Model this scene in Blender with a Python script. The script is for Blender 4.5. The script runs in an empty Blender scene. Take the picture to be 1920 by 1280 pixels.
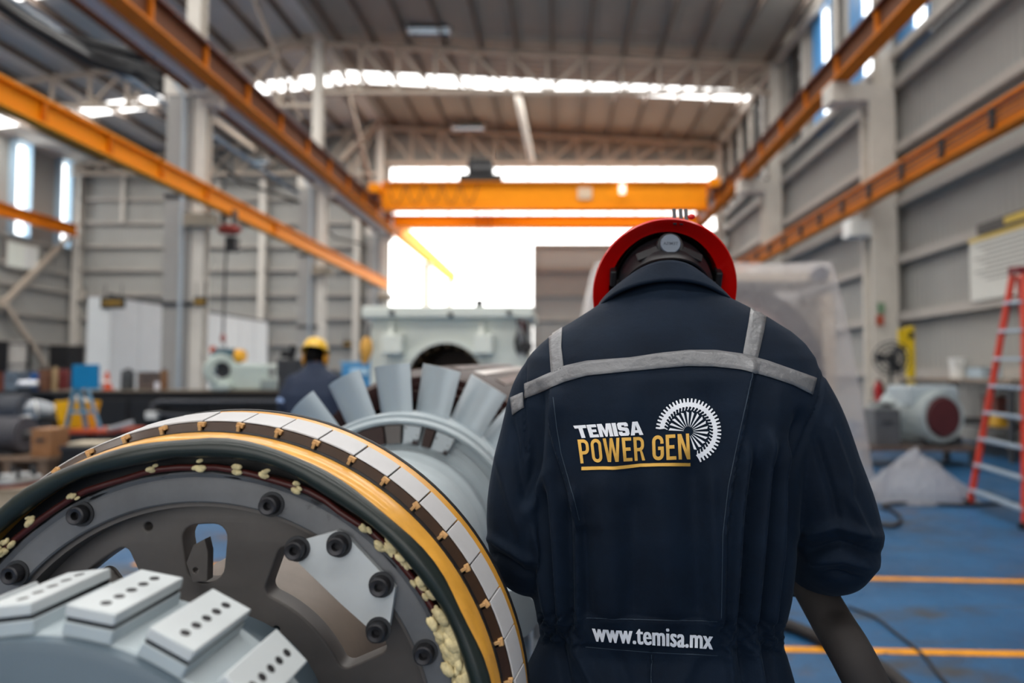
import bpy, bmesh, math, random
import numpy as np
from mathutils import Vector, Matrix, Euler
from mathutils.bvhtree import BVHTree

random.seed(7)
rng = np.random.default_rng(7)
S = bpy.context.scene
COL = S.collection
# ------------------------------------------------------------------ camera
F = 1280.0            # focal length in pixels of the 1920x1280 frame (24 mm on 36 mm)
CX, CY = 1050.0, 640.0
HC = 1.40             # camera height
PITCH = math.radians(2.46)
cam_d = bpy.data.cameras.new('camera')
cam_d.lens = 24.0
cam_d.sensor_width = 36.0
cam_d.shift_x = -(CX - 960.0) / 1920.0
cam_d.clip_start = 0.05
cam_d.clip_end = 500
cam_d.dof.use_dof = True
cam_d.dof.focus_distance = 0.95
cam_d.dof.aperture_fstop = 2.1
cam = bpy.data.objects.new('camera', cam_d)
COL.objects.link(cam)
cam.location = (0, 0, HC)
cam.rotation_euler = (math.radians(90) + PITCH, 0, 0)
S.camera = cam
# ------------------------------------------------------------------ light
W = bpy.data.worlds.new('World')
S.world = W
W.use_nodes = True
bg = W.node_tree.nodes['Background']
bg.inputs['Color'].default_value = (1.0, 0.985, 0.96, 1)
bg.inputs['Strength'].default_value = 4.2
S.view_settings.view_transform = 'Standard'
S.view_settings.look = 'None'
S.view_settings.exposure = 0.22
S.view_settings.gamma = 1.0
S.view_settings.use_curve_mapping = False
S.cycles.use_denoising = True
S.cycles.max_bounces = 6
S.cycles.diffuse_bounces = 3
S.cycles.use_adaptive_sampling = True
S.cycles.adaptive_threshold = 0.06
S.cycles.adaptive_min_samples = 16
S.cycles.caustics_reflective = False
S.cycles.caustics_refractive = False
S.cycles.transparent_max_bounces = 8
S.cycles.sample_clamp_indirect = 6.0


def area_light(name, loc, rot, sx, sy, power, col=(1, 1, 1)):
    d = bpy.data.lights.new(name, 'AREA')
    d.shape = 'RECTANGLE'
    d.size, d.size_y = sx, sy
    d.energy = power
    d.color = col
    o = bpy.data.objects.new(name, d)
    COL.objects.link(o)
    o.location = loc
    o.rotation_euler = rot
    return o


# added fill lamp at the camera's end, before the closed rear wall
area_light('rear_fill', (-2.0, -7.7, 4.0), (math.radians(90), 0, 0), 11.0, 7.0, 380, (1.0, 0.98, 0.95))
# daylight entering by the skylight strips of the roof
for (ya, yb) in ((28.0, 29.1), (19.6, 20.7), (11.2, 12.3), (2.8, 3.9), (-5.0, -3.9)):
    area_light('skylight_daylight', (-0.3, (ya + yb) / 2, 13.45), (0, 0.048, 0), 16.6, yb - ya, 660, (1.0, 0.97, 0.93))
    area_light('skylight_daylight', (-16.8, (ya + yb) / 2, 12.85), (0, -0.13, 0), 15.4, yb - ya, 760, (1.0, 0.97, 0.93))


# ------------------------------------------------------------------ helpers
def P(x, y, Y):
    """world point seen at pixel (x, y) at world depth Y"""
    u = (x - CX) / F
    v = (CY - y) / F
    d = Vector((u, math.cos(PITCH) - v * math.sin(PITCH), math.sin(PITCH) + v * math.cos(PITCH)))
    s = Y / d.y
    return Vector((d.x * s, Y, HC + d.z * s))


def project(co):
    """world (n,3) array -> pixel coordinates"""
    x = co[:, 0]; y = co[:, 1]; z = co[:, 2] - HC
    fw = y * math.cos(PITCH) + z * math.sin(PITCH)
    up = -y * math.sin(PITCH) + z * math.cos(PITCH)
    return CX + F * x / fw, CY - F * up / fw


def lin(c):
    out = []
    for v in c:
        v = v / 255.0
        out.append(v / 12.92 if v <= 0.04045 else ((v + 0.055) / 1.055) ** 2.4)
    return tuple(out) + (1.0,)


MATS = {}


def M(name, col, rough=0.55, metal=0.0, var=0.12, scale=6.0, bump=0.0, bscale=60.0, dirt=None, spec=0.4, coat=0.0, emit=None, alpha=None, bdist=0.002):
    if name in MATS:
        return MATS[name]
    m = bpy.data.materials.new(name)
    m.use_nodes = True
    nt = m.node_tree
    N, L = nt.nodes, nt.links
    b = N['Principled BSDF']
    b.inputs['Roughness'].default_value = rough
    b.inputs['Metallic'].default_value = metal
    b.inputs['Specular IOR Level'].default_value = spec
    if coat:
        b.inputs['Coat Weight'].default_value = coat
        b.inputs['Coat Roughness'].default_value = 0.15
    c = lin(col)
    tc = N.new('ShaderNodeTexCoord')
    out = None
    if var > 0:
        nz = N.new('ShaderNodeTexNoise')
        nz.inputs['Scale'].default_value = scale
        nz.inputs['Detail'].default_value = 6
        nz.inputs['Roughness'].default_value = 0.65
        L.new(tc.outputs['Object'], nz.inputs['Vector'])
        r = N.new('ShaderNodeValToRGB')
        r.color_ramp.elements[0].position = 0.3
        r.color_ramp.elements[1].position = 0.72
        r.color_ramp.elements[0].color = tuple(v * (1 - var) for v in c[:3]) + (1,)
        r.color_ramp.elements[1].color = tuple(min(1, v * (1 + var * 0.6)) for v in c[:3]) + (1,)
        L.new(nz.outputs['Fac'], r.inputs['Fac'])
        out = r.outputs['Color']
    if dirt:
        dcol, thr, dsc = dirt
        nz2 = N.new('ShaderNodeTexNoise')
        nz2.inputs['Scale'].default_value = dsc
        nz2.inputs['Detail'].default_value = 8
        nz2.inputs['Roughness'].default_value = 0.7
        L.new(tc.outputs['Object'], nz2.inputs['Vector'])
        r2 = N.new('ShaderNodeValToRGB')
        r2.color_ramp.elements[0].position = thr
        r2.color_ramp.elements[1].position = thr + 0.09
        r2.color_ramp.elements[0].color = (0, 0, 0, 1)
        r2.color_ramp.elements[1].color = (1, 1, 1, 1)
        L.new(nz2.outputs['Fac'], r2.inputs['Fac'])
        mx = N.new('ShaderNodeMix')
        mx.data_type = 'RGBA'
        L.new(r2.outputs['Color'], mx.inputs[0])
        if out:
            L.new(out, mx.inputs[6])
        else:
            mx.inputs[6].default_value = c
        mx.inputs[7].default_value = lin(dcol)
        out = mx.outputs[2]
    if out:
        L.new(out, b.inputs['Base Color'])
    else:
        b.inputs['Base Color'].default_value = c
    if bump > 0:
        nb = N.new('ShaderNodeTexNoise')
        nb.inputs['Scale'].default_value = bscale
        nb.inputs['Detail'].default_value = 5
        L.new(tc.outputs['Object'], nb.inputs['Vector'])
        bp = N.new('ShaderNodeBump')
        bp.inputs['Strength'].default_value = bump
        bp.inputs['Distance'].default_value = bdist
        L.new(nb.outputs['Fac'], bp.inputs['Height'])
        L.new(bp.outputs['Normal'], b.inputs['Normal'])
    if emit:
        b.inputs['Emission Color'].default_value = lin(emit[0])
        b.inputs['Emission Strength'].default_value = emit[1]
    if alpha is not None:
        b.inputs['Alpha'].default_value = alpha
    MATS[name] = m
    return m


def frame(axis, up=(0, 0, 1)):
    a = Vector(axis).normalized()
    u = Vector(up)
    s = a.cross(u)
    if s.length < 1e-5:
        s = a.cross(Vector((0, 1, 0)))
        if s.length < 1e-5:
            s = a.cross(Vector((1, 0, 0)))
    s.normalize()
    u = s.cross(a).normalized()
    return a, s, u


class MB:
    def __init__(self, mtx=None):
        self.v, self.f = [], []
        self.mtx = mtx

    def add(self, vs, fs):
        n = len(self.v)
        self.v += [tuple(p) for p in vs]
        self.f += [tuple(i + n for i in f) for f in fs]
        return self

    def box(self, c, s, rz=0.0, R=None):
        x, y, z = (q / 2 for q in s)
        vs = [Vector(p) for p in ((-x, -y, -z), (x, -y, -z), (x, y, -z), (-x, y, -z), (-x, -y, z), (x, -y, z), (x, y, z), (-x, y, z))]
        if R is None and rz:
            R = Matrix.Rotation(rz, 3, 'Z')
        if R is not None:
            vs = [R @ p for p in vs]
        c = Vector(c)
        return self.add([p + c for p in vs], [(0, 3, 2, 1), (4, 5, 6, 7), (0, 1, 5, 4), (1, 2, 6, 5), (2, 3, 7, 6), (3, 0, 4, 7)])

    def bar(self, p0, p1, w, h, up=(0, 0, 1)):
        p0, p1 = Vector(p0), Vector(p1)
        a, s, u = frame(p1 - p0, up)
        vs = []
        for p in (p0, p1):
            for (i, j) in ((-1, -1), (1, -1), (1, 1), (-1, 1)):
                vs.append(p + s * (i * w / 2) + u * (j * h / 2))
        return self.add(vs, [(3, 2, 1, 0), (4, 5, 6, 7), (0, 1, 5, 4), (1, 2, 6, 5), (2, 3, 7, 6), (3, 0, 4, 7)])

    def poly(self, p0, p1, prof, up=(0, 0, 1)):
        """extrude a closed 2D profile (side, up) from p0 to p1"""
        p0, p1 = Vector(p0), Vector(p1)
        a, s, u = frame(p1 - p0, up)
        n = len(prof)
        vs = [p + s * q[0] + u * q[1] for p in (p0, p1) for q in prof]
        fs = [(i, (i + 1) % n, n + (i + 1) % n, n + i) for i in range(n)]
        fs += [tuple(range(n - 1, -1, -1)), tuple(range(n, 2 * n))]
        return self.add(vs, fs)

    def ibeam(self, p0, p1, w, h, tf, tw, up=(0, 0, 1)):
        a, b, c, d = w / 2, h / 2, tw / 2, h / 2 - tf
        prof = [(-a, -b), (a, -b), (a, -d), (c, -d), (c, d), (a, d), (a, b), (-a, b), (-a, d), (-c, d), (-c, -d), (-a, -d)]
        return self.poly(p0, p1, prof, up)

    def tube(self, pts, r, n=10, closed=False, caps=True, up=(0, 0, 1)):
        pts = [Vector(p) for p in pts]
        m = len(pts)
        rs = r if isinstance(r, (list, tuple)) else [r] * m
        vs, fs = [], []
        s = None
        for i, p in enumerate(pts):
            if closed:
                t = pts[(i + 1) % m] - pts[(i - 1) % m]
            else:
                t = pts[min(i + 1, m - 1)] - pts[max(i - 1, 0)]
            t.normalize()
            if s is None:
                _, s, _ = frame(t, up)
            s = (s - t * s.dot(t))
            if s.length < 1e-6:
                _, s, _ = frame(t, up)
            s.normalize()
            u = s.cross(t)
            for k in range(n):
                a = 2 * math.pi * k / n
                vs.append(p + (s * math.cos(a) + u * math.sin(a)) * rs[i])
        q = m if closed else m - 1
        for i in range(q):
            for k in range(n):
                a, b = i * n + k, i * n + (k + 1) % n
                c, d = ((i + 1) % m) * n + (k + 1) % n, ((i + 1) % m) * n + k
                fs.append((a, b, c, d))
        if not closed and caps:
            fs += [tuple(range(n - 1, -1, -1)), tuple(range((m - 1) * n, m * n))]
        return self.add(vs, fs)

    def cyl(self, p0, p1, r0, r1=None, n=16, caps=True):
        return self.tube([p0, p1], [r0, r0 if r1 is None else r1], n, caps=caps)

    def lathe(self, prof, n=48, mtx=None, closed=False, a0=0.0, a1=None):
        """profile of (radius, height) about local z"""
        full = a1 is None
        a1 = 2 * math.pi if full else a1
        na = n if full else n + 1
        vs, fs = [], []
        m = len(prof)
        for k in range(na):
            a = a0 + (a1 - a0) * k / n
            for (r, h) in prof:
                p = Vector((r * math.cos(a), r * math.sin(a), h))
                vs.append(mtx @ p if mtx is not None else p)
        for k in range(n):
            k2 = (k + 1) % na if full else k + 1
            for i in range(m if closed else m - 1):
                i2 = (i + 1) % m
                fs.append((k * m + i, k2 * m + i, k2 * m + i2, k * m + i2))
        if not full and closed:
            fs += [tuple(range(m - 1, -1, -1)), tuple(range(n * m, n * m + m))]
        return self.add(vs, fs)

    def sphere(self, c, r, n=16, m=10, sc=(1, 1, 1), R=None):
        c = Vector(c)
        vs, fs = [], []
        for j in range(m + 1):
            t = math.pi * j / m
            for i in range(n):
                a = 2 * math.pi * i / n
                p = Vector((math.sin(t) * math.cos(a) * sc[0], math.sin(t) * math.sin(a) * sc[1], math.cos(t) * sc[2])) * r
                vs.append((R @ p if R is not None else p) + c)
        for j in range(m):
            for i in range(n):
                fs.append((j * n + i, (j + 1) * n + i, (j + 1) * n + (i + 1) % n, j * n + (i + 1) % n))
        return self.add(vs, fs)

    def mesh(self, name):
        me = bpy.data.meshes.new(name)
        me.from_pydata(self.v, [], self.f)
        return me

    def build(self, name, mat, parent=None, smooth=35, bevel=0.0, kind=None, keep=False, label=None, weld=False):
        vs = np.array(self.v, dtype=float)
        if self.mtx is not None:
            Mx = np.array(self.mtx)
            vs = vs @ Mx[:3, :3].T + Mx[:3, 3]
        lo, hi = vs.min(0), vs.max(0)
        c = np.array(((lo[0] + hi[0]) / 2, (lo[1] + hi[1]) / 2, lo[2]))
        if keep:
            c[:] = 0
        me = bpy.data.meshes.new(name)
        me.from_pydata((vs - c).tolist(), [], self.f)
        if weld:
            bm = bmesh.new(); bm.from_mesh(me)
            bmesh.ops.remove_doubles(bm, verts=bm.verts, dist=1e-5)
            bmesh.ops.recalc_face_normals(bm, faces=bm.faces)
            bm.to_mesh(me); bm.free()
        return place(me, name, mat, Vector(c), parent, smooth, bevel, kind, label)


def place(me, name, mat, loc, parent=None, smooth=35, bevel=0.0, kind=None, label=None):
    o = bpy.data.objects.new(name, me)
    COL.objects.link(o)
    if mat:
        me.materials.append(mat)
    if smooth:
        me.polygons.foreach_set('use_smooth', [True] * len(me.polygons))
        me.set_sharp_from_angle(angle=math.radians(smooth))
    me.update()
    loc = Vector(loc)
    if parent is not None:
        w = Vector((0, 0, 0))
        q = parent
        while q is not None:
            w += q.location
            q = q.parent
        o.parent = parent
        o.location = loc - w
    else:
        o.location = loc
    if bevel:
        b = o.modifiers.new('bevel', 'BEVEL')
        b.width = bevel
        b.segments = 2
        b.limit_method = 'ANGLE'
        b.angle_limit = math.radians(40)
    if kind:
        o['kind'] = kind
    if label:
        o['label'] = label
    return o


def tag(o, label, cat, group=None):
    o['label'] = label
    o['category'] = cat
    if group:
        o['group'] = group
    return o


def T(name, label, cat, loc=(0, 0, 0), group=None):
    o = bpy.data.objects.new(name, None)
    o.empty_display_size = 0.1
    COL.objects.link(o)
    o.location = loc
    return tag(o, label, cat, group)


def struct(o):
    o['kind'] = 'structure'
    return o


def copy_tree(o, parent=None):
    c = o.copy()
    COL.objects.link(c)
    c.parent = parent
    for ch in list(o.children):
        copy_tree(ch, c)
    return c


def rot_to(axis, up=(0, 0, 1)):
    """4x4 rotation that maps local z to axis"""
    a, s, u = frame(axis, up)
    return Matrix(((s.x, u.x, a.x, 0), (s.y, u.y, a.y, 0), (s.z, u.z, a.z, 0), (0, 0, 0, 1)))


def curve_mesh(splines, extrude=0.0, res=8, bevel=0.0):
    """2D filled curve (outer contours and holes) -> (verts, faces)"""
    cu = bpy.data.curves.new('tmp', 'CURVE')
    cu.dimensions = '2D'
    cu.fill_mode = 'BOTH'
    cu.extrude = extrude
    cu.bevel_depth = bevel
    for sp in splines:
        s = cu.splines.new('POLY')
        s.points.add(len(sp) - 1)
        for i, p in enumerate(sp):
            s.points[i].co = (p[0], p[1], 0, 1)
        s.use_cyclic_u = True
    return _eval_mesh(cu)


def text_mesh(txt, size=1.0, offset=0.0, spacing=1.0):
    cu = bpy.data.curves.new('tmp', 'FONT')
    cu.body = txt
    cu.size = size
    cu.offset = offset
    cu.space_character = spacing
    cu.resolution_u = 4
    return _eval_mesh(cu)


def _eval_mesh(cu):
    o = bpy.data.objects.new('tmp', cu)
    COL.objects.link(o)
    dg = bpy.context.evaluated_depsgraph_get()
    me = bpy.data.meshes.new_from_object(o.evaluated_get(dg))
    vs = [tuple(v.co) for v in me.vertices]
    fs = [tuple(p.vertices) for p in me.polygons]
    bpy.data.objects.remove(o)
    bpy.data.curves.remove(cu)
    bpy.data.meshes.remove(me)
    return vs, fs


def arc(c, r, a0, a1, n=16):
    return [(c[0] + r * math.cos(a0 + (a1 - a0) * i / n), c[1] + r * math.sin(a0 + (a1 - a0) * i / n)) for i in range(n + 1)]


# ------------------------------------------------------------------ shared materials
m_cream = M('cream_paint', (214, 208, 198), 0.55, var=0.08, scale=3)
m_cream2 = M('cream_truss_paint', (186, 172, 156), 0.6, var=0.1, scale=3)
m_sheet = M('grey_wall_sheet', (160, 159, 154), 0.6, var=0.06, scale=0.6)
m_girt = M('grey_girt', (172, 166, 158), 0.6, var=0.08, scale=2)
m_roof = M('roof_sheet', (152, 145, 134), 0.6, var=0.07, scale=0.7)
m_purlin = M('purlin_grey', (112, 100, 92), 0.7, var=0.1, scale=2)
m_orange = M('crane_orange', (250, 150, 0), 0.6, var=0.06, scale=2, spec=0.2)
m_orange_d = M('crane_orange_worn', (216, 120, 8), 0.6, var=0.15, scale=2, spec=0.2)
m_redbrown = M('primer_red', (96, 48, 36), 0.6, var=0.15, scale=3)
m_black = M('black_paint', (24, 25, 28), 0.5, var=0.1)
m_dark = M('dark_grey_metal', (52, 54, 58), 0.5, var=0.15, scale=5)
m_steel = M('bare_steel', (150, 150, 150), 0.35, metal=0.8, var=0.1, scale=8)
m_white = M('white_paint', (226, 226, 222), 0.5, var=0.04)
# ================================================================== SETTING
XR, XL, YF, YB = 8.3, -24.7, 34.5, -8.0      # right wall, left wall, far wall, rear wall
XRIDGE, ZRIDGE = -8.9, 13.9


def roof_z(x):
    return ZRIDGE - 0.048 * (x - XRIDGE) if x > XRIDGE else ZRIDGE - 0.13 * (XRIDGE - x)


# ---- floor: worn blue paint over concrete, dark scuffs and oil stains
fm = bpy.data.materials.new('blue_floor_paint')
fm.use_nodes = True
nt = fm.node_tree; N, L = nt.nodes, nt.links
b = N['Principled BSDF']
tc = N.new('ShaderNodeTexCoord')


def noise(sc, det=8, rough=0.65, dist=0.0, stretch=None):
    n = N.new('ShaderNodeTexNoise')
    n.inputs['Scale'].default_value = sc
    n.inputs['Detail'].default_value = det
    n.inputs['Roughness'].default_value = rough
    n.inputs['Distortion'].default_value = dist
    if stretch:
        mp = N.new('ShaderNodeMapping')
        mp.inputs['Scale'].default_value = stretch
        L.new(tc.outputs['Object'], mp.inputs['Vector'])
        L.new(mp.outputs['Vector'], n.inputs['Vector'])
    else:
        L.new(tc.outputs['Object'], n.inputs['Vector'])
    return n


def ramp(src, p0, p1, c0, c1):
    r = N.new('ShaderNodeValToRGB')
    r.color_ramp.elements[0].position = p0
    r.color_ramp.elements[1].position = p1
    r.color_ramp.elements[0].color = c0
    r.color_ramp.elements[1].color = c1
    L.new(src, r.inputs['Fac'])
    return r.outputs['Color']


def mixc(fac, a, bb):
    mx = N.new('ShaderNodeMix'); mx.data_type = 'RGBA'
    L.new(fac, mx.inputs[0])
    for i, q in ((6, a), (7, bb)):
        if isinstance(q, tuple):
            mx.inputs[i].default_value = q
        else:
            L.new(q, mx.inputs[i])
    return mx.outputs[2]


base = ramp(noise(1.1).outputs['Fac'], 0.3, 0.7, lin((14, 66, 104)), lin((26, 90, 136)))
st = ramp(noise(1.7, 10, 0.72, 0.4, (0.55, 1.3, 1)).outputs['Fac'], 0.50, 0.66, (0, 0, 0, 1), (1, 1, 1, 1))
c1 = mixc(st, base, lin((56, 58, 60)))
st2 = ramp(noise(0.9, 9, 0.7, 0.8, (0.8, 1.6, 1)).outputs['Fac'], 0.57, 0.68, (0, 0, 0, 1), (1, 1, 1, 1))
c2 = mixc(st2, c1, lin((78, 58, 48)))
L.new(c2, b.inputs['Base Color'])
L.new(ramp(noise(3.0).outputs['Fac'], 0.3, 0.7, (0.34, 0.34, 0.34, 1), (0.62, 0.62, 0.62, 1)), b.inputs['Roughness'])
m_floor = fm

mb = MB()
mb.box((-8.2, 13.2, -0.1), (33.6, 44.0, 0.2))
floor = struct(mb.build('floor', m_floor, smooth=None))
m_line = M('floor_line_yellow', (226, 150, 20), 0.5, var=0.25, scale=9, dirt=((60, 62, 64), 0.62, 7))
for yy in (P(1700, 1224, 1).y,):
    pass


def floor_y(py):
    d = P(CX, py, 1.0) - Vector((0, 0, HC))
    return HC / -d.z


def floor_pt(x, py):
    q = P(x, py, 1.0) - Vector((0, 0, HC))
    q = q * (HC / -q.z)
    return Vector((q.x, q.y, 0.002))


for (pa, pb) in (((400, 1196), (1900, 1226)), ((400, 1060), (1900, 1090))):
    a_, c_ = floor_pt(*pa), floor_pt(*pb)
    d_ = (c_ - a_).normalized()
    mb = MB(); mb.bar(a_ - d_ * 0.6, c_ + d_ * 3.0, 0.065, 0.004)
    mb.build('floor_line', m_line, floor, smooth=None)
mb = MB(); mb.box((0, 80, -0.12), (120, 90, 0.2))
yard = struct(mb.build('floor_yard', M('yard_concrete', (190, 186, 178), 0.8, var=0.1, scale=0.4), smooth=None))


def corr(mbx, o, u, n, w, z0, z1, pitch=0.2, dep=0.018, vdir=(0, 0, 1)):
    """trapezoid corrugated sheet: origin o, width direction u, normal n"""
    o, u, n, vd = Vector(o), Vector(u).normalized(), Vector(n).normalized(), Vector(vdir)
    pts = []
    k = max(1, int(round(w / pitch)))
    p = w / k
    for i in range(k):
        for (a, d) in ((0, 0), (0.55, 0), (0.65, 1), (0.9, 1)):
            pts.append((i * p + a * p, d * dep))
    pts.append((w, 0))
    vs, fs = [], []
    for (a, d) in pts:
        vs.append(o + u * a + n * d + vd * z0)
        vs.append(o + u * a + n * d + vd * z1)
    for i in range(len(pts) - 1):
        fs.append((2 * i, 2 * i + 2, 2 * i + 3, 2 * i + 1))
    mbx.add(vs, fs)


# ---- right wall: corrugated sheet up to the crane rail, window band above
mb = MB(); corr(mb, (XR, YB, 0), (0, 1, 0), (-1, 0, 0), YF - YB, 0, 9.0)
wall_right = struct(mb.build('wall_right', m_sheet, smooth=None))
# clerestory band: (centre depth, width, bright?)
wins = [(15.6, 1.3, 1), (18.25, 1.35, 1), (21.05, 1.35, 1), (23.35, 0.95, 0), (25.9, 0.95, 0), (28.0, 0.9, 0), (29.7, 0.9, 0), (31.5, 0.9, 0), (33.3, 0.8, 0)]
mb = MB()
yy = YB
ZT = roof_z(XR)
for (yc, w, k) in wins:
    corr(mb, (XR, yy, 0), (0, 1, 0), (-1, 0, 0), yc - w / 2 - yy, 9.0, ZT)
    yy = yc + w / 2
corr(mb, (XR, yy, 0), (0, 1, 0), (-1, 0, 0), YF - yy, 9.0, ZT)
mb.build('upper_sheet', m_sheet, wall_right, smooth=None)
for i, z in enumerate((1.35, 2.68, 4.05, 5.42, 6.72, 8.28, 9.05)):
    mb = MB(); mb.poly((XR - 0.16, YB, z), (XR - 0.16, YF, z), [(-0.1, -0.1), (0.1, -0.1), (0.1, -0.085), (-0.085, -0.085), (-0.085, 0.085), (0.1, 0.085), (0.1, 0.1), (-0.1, 0.1)])
    mb.build('girt', m_girt, wall_right, smooth=None)
m_bluef = M('blue_window_frame', (74, 140, 196), 0.5, var=0.06)
m_blind = M('dark_louvre', (20, 22, 23), 0.7, var=0.1)
m_glass = bpy.data.materials.new('clear_glass'); m_glass.use_nodes = True
nt = m_glass.node_tree
for n_ in list(nt.nodes):
    nt.nodes.remove(n_)
o_ = nt.nodes.new('ShaderNodeOutputMaterial'); mxs = nt.nodes.new('ShaderNodeMixShader'); tr = nt.nodes.new('ShaderNodeBsdfTransparent'); gl = nt.nodes.new('ShaderNodeBsdfGlossy')
gl.inputs['Roughness'].default_value = 0.08; mxs.inputs[0].default_value = 0.06
tr.inputs['Color'].default_value = (0.96, 0.98, 1, 1)
nt.links.new(tr.outputs[0], mxs.inputs[1]); nt.links.new(gl.outputs[0], mxs.inputs[2]); nt.links.new(mxs.outputs[0], o_.inputs[0])
for i, (yc, w, k) in enumerate(wins):
    mb = MB()
    z0, z1 = 9.0, ZT - 0.25
    for s in (-1, 1):
        mb.box((XR - 0.06, yc + s * w / 2, (z0 + z1) / 2), (0.07, 0.06, z1 - z0))
    mb.box((XR - 0.06, yc, z1), (0.07, w + 0.06, 0.1)); mb.box((XR - 0.06, yc, z0), (0.07, w + 0.06, 0.1))
    wn = struct(mb.build('window_%d' % (i + 1), m_bluef if k else m_girt, smooth=None))
    if k:
        a, c = yc - w / 2 + 0.04, yc - 0.06
        mb = MB(); mb.box((XR - 0.02, (a + c) / 2, (z0 + z1) / 2), (0.02, c - a, z1 - z0 - 0.1)); mb.build('pane', m_glass, wn, smooth=None)
        mb = MB(); mb.box((XR - 0.06, (c + yc + w / 2) / 2, (z0 + z1) / 2), (0.06, w / 2 + 0.02, z1 - z0 - 0.1)); mb.build('blue_panel', m_bluef, wn, smooth=None)
    else:
        for q in range(6):
            zz = z0 + 0.1 + (z1 - z0 - 0.2) * (q + 0.5) / 6
            mb = MB(); mb.box((XR - 0.11, yc, zz), (0.04, w - 0.08, (z1 - z0 - 0.2) / 6 - 0.03)); mb.build('louvre', m_blind, wn, smooth=None)
for y in (17.0, 19.7, 22.3, 24.6, 27.0, 28.9, 30.6, 32.4):
    mb = MB(); mb.box((XR - 0.09, y, (9.0 + ZT) / 2), (0.12, 0.16, ZT - 9.1)); mb.build('post', m_girt, wall_right, smooth=None)
mb = MB(); mb.bar((XR - 0.2, 16, 10.6), (XR - 0.2, YF, 10.6), 0.12, 0.12); mb.build('girt', m_girt, wall_right, smooth=None)
mb = MB(); mb.bar((XR - 0.3, 8, ZT - 0.35), (XR - 0.3, YF, ZT - 0.35), 0.2, 0.22); mb.build('eave_beam', m_girt, wall_right, smooth=None)

# ---- far wall: left-bay sheet, gable over the gate
mb = MB()
corr(mb, (XL, YF, 0), (1, 0, 0), (0, -1, 0), -8.65 - XL, 0, 12.0)
wall_far = struct(mb.build('wall_far', m_sheet, smooth=None))
mb = MB(); corr(mb, (-8.65, YF, 0), (1, 0, 0), (0, -1, 0), XR + 8.65, 11.95, 14.2); mb.build('gable_sheet', m_sheet, wall_far, smooth=None)
mb = MB(); corr(mb, (XL, YF, 0), (1, 0, 0), (0, -1, 0), -8.65 - XL, 12.0, 13.9); mb.build('gable_sheet', m_sheet, wall_far, smooth=None)
for z in (1.5, 2.75, 4.05, 5.25, 6.5, 7.7, 8.9, 10.1, 11.4):
    mb = MB(); mb.bar((XL, YF - 0.16, z), (-8.7, YF - 0.16, z), 0.16, 0.16); mb.build('girt', m_girt, wall_far, smooth=None)
for x in (-24.3, -19.7, -14.95, -10.2):
    mb = MB(); mb.ibeam((x, YF - 0.35, 0), (x, YF - 0.35, 12.4), 0.3, 0.36, 0.03, 0.03, (0, 1, 0)); mb.build('post', m_cream, wall_far, smooth=None)
for x in (-22.1, -17.3, -12.6):
    mb = MB(); mb.bar((x, YF - 0.3, 8.9), (x, YF - 0.3, 11.4), 0.14, 0.14, (0, 1, 0)); mb.build('post', m_cream, wall_far, smooth=None)
mb = MB(); mb.bar((-8.65, YF - 0.1, 11.9), (XR, YF - 0.1, 11.9), 0.25, 0.3); mb.build('gate_header', m_girt, wall_far, smooth=None)
# clerestory over the gate: cream mullions, open light between
mb = MB(); mb.bar((-8.6, YF - 0.05, 11.05), (XR, YF - 0.05, 11.05), 0.1, 0.1)
clere = struct(mb.build('window_10', m_cream, smooth=None))
for k in range(13):
    x = -8.4 + k * 1.36
    mb = MB(); mb.bar((x, YF - 0.05, 9.0), (x, YF - 0.05, 11.8), 0.06, 0.08, (0, 1, 0)); mb.build('mullion', m_cream, clere, smooth=None)
# sliding gate leaf, half closed
mb = MB(); corr(mb, (-1.35, YF + 0.2, 0), (1, 0, 0), (0, -1, 0), XR + 1.35, 0.05, 7.85)
gate = struct(mb.build('door_1', m_sheet, smooth=None))
for z in (0.3, 2.75, 4.0, 5.25, 6.5, 7.8):
    mb = MB(); mb.bar((-1.35, YF + 0.1, z), (XR, YF + 0.1, z), 0.12, 0.14); mb.build('gate_rail', m_girt, gate, smooth=None)
for x in (-1.3, 3.3):
    mb = MB(); mb.bar((x, YF + 0.1, 0.05), (x, YF + 0.1, 7.85), 0.14, 0.12, (0, 1, 0)); mb.build('gate_stile', m_girt, gate, smooth=None)

# ---- left wall
mb = MB(); corr(mb, (XL, YB, 0), (0, 1, 0), (1, 0, 0), YF - YB, 0, 6.1)
wall_left = struct(mb.build('wall_left', m_sheet, smooth=None))
lw = [(30.75, 0.95), (33.45, 0.75), (27.6, 1.0), (24.5, 1.0), (21, 1.0), (17, 1.0), (13, 1.0)]
mb = MB()
yy = YB
for (yc, w) in sorted(lw):
    corr(mb, (XL, yy, 0), (0, 1, 0), (1, 0, 0), yc - w / 2 - yy, 6.1, 12.0)
    mb.box((XL, yc, 6.8), (0.05, w, 1.4)); mb.box((XL, yc, 11.95), (0.05, w, 0.3))
    yy = yc + w / 2
corr(mb, (XL, yy, 0), (0, 1, 0), (1, 0, 0), YF - yy, 6.1, 12.0)
mb.build('upper_sheet', m_sheet, wall_left, smooth=None)
m_lightblue = M('pale_blue_frame', (168, 196, 216), 0.5, var=0.05)
for i, (yc, w) in enumerate(lw[:2]):
    mb = MB()
    for s in (-1, 1):
        mb.box((XL + 0.15, yc + s * w / 2, 9.7), (0.3, 0.09, 4.5))
    mb.box((XL + 0.15, yc, 7.5), (0.3, w, 0.09)); mb.box((XL + 0.15, yc, 11.85), (0.3, w, 0.09))
    wn = struct(mb.build('window_%d' % (11 + i), m_lightblue, smooth=None))
    mb = MB(); mb.box((XL + 0.02, yc, 9.7), (0.02, w - 0.1, 4.3)); mb.build('pane', m_glass, wn, smooth=None)
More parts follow.
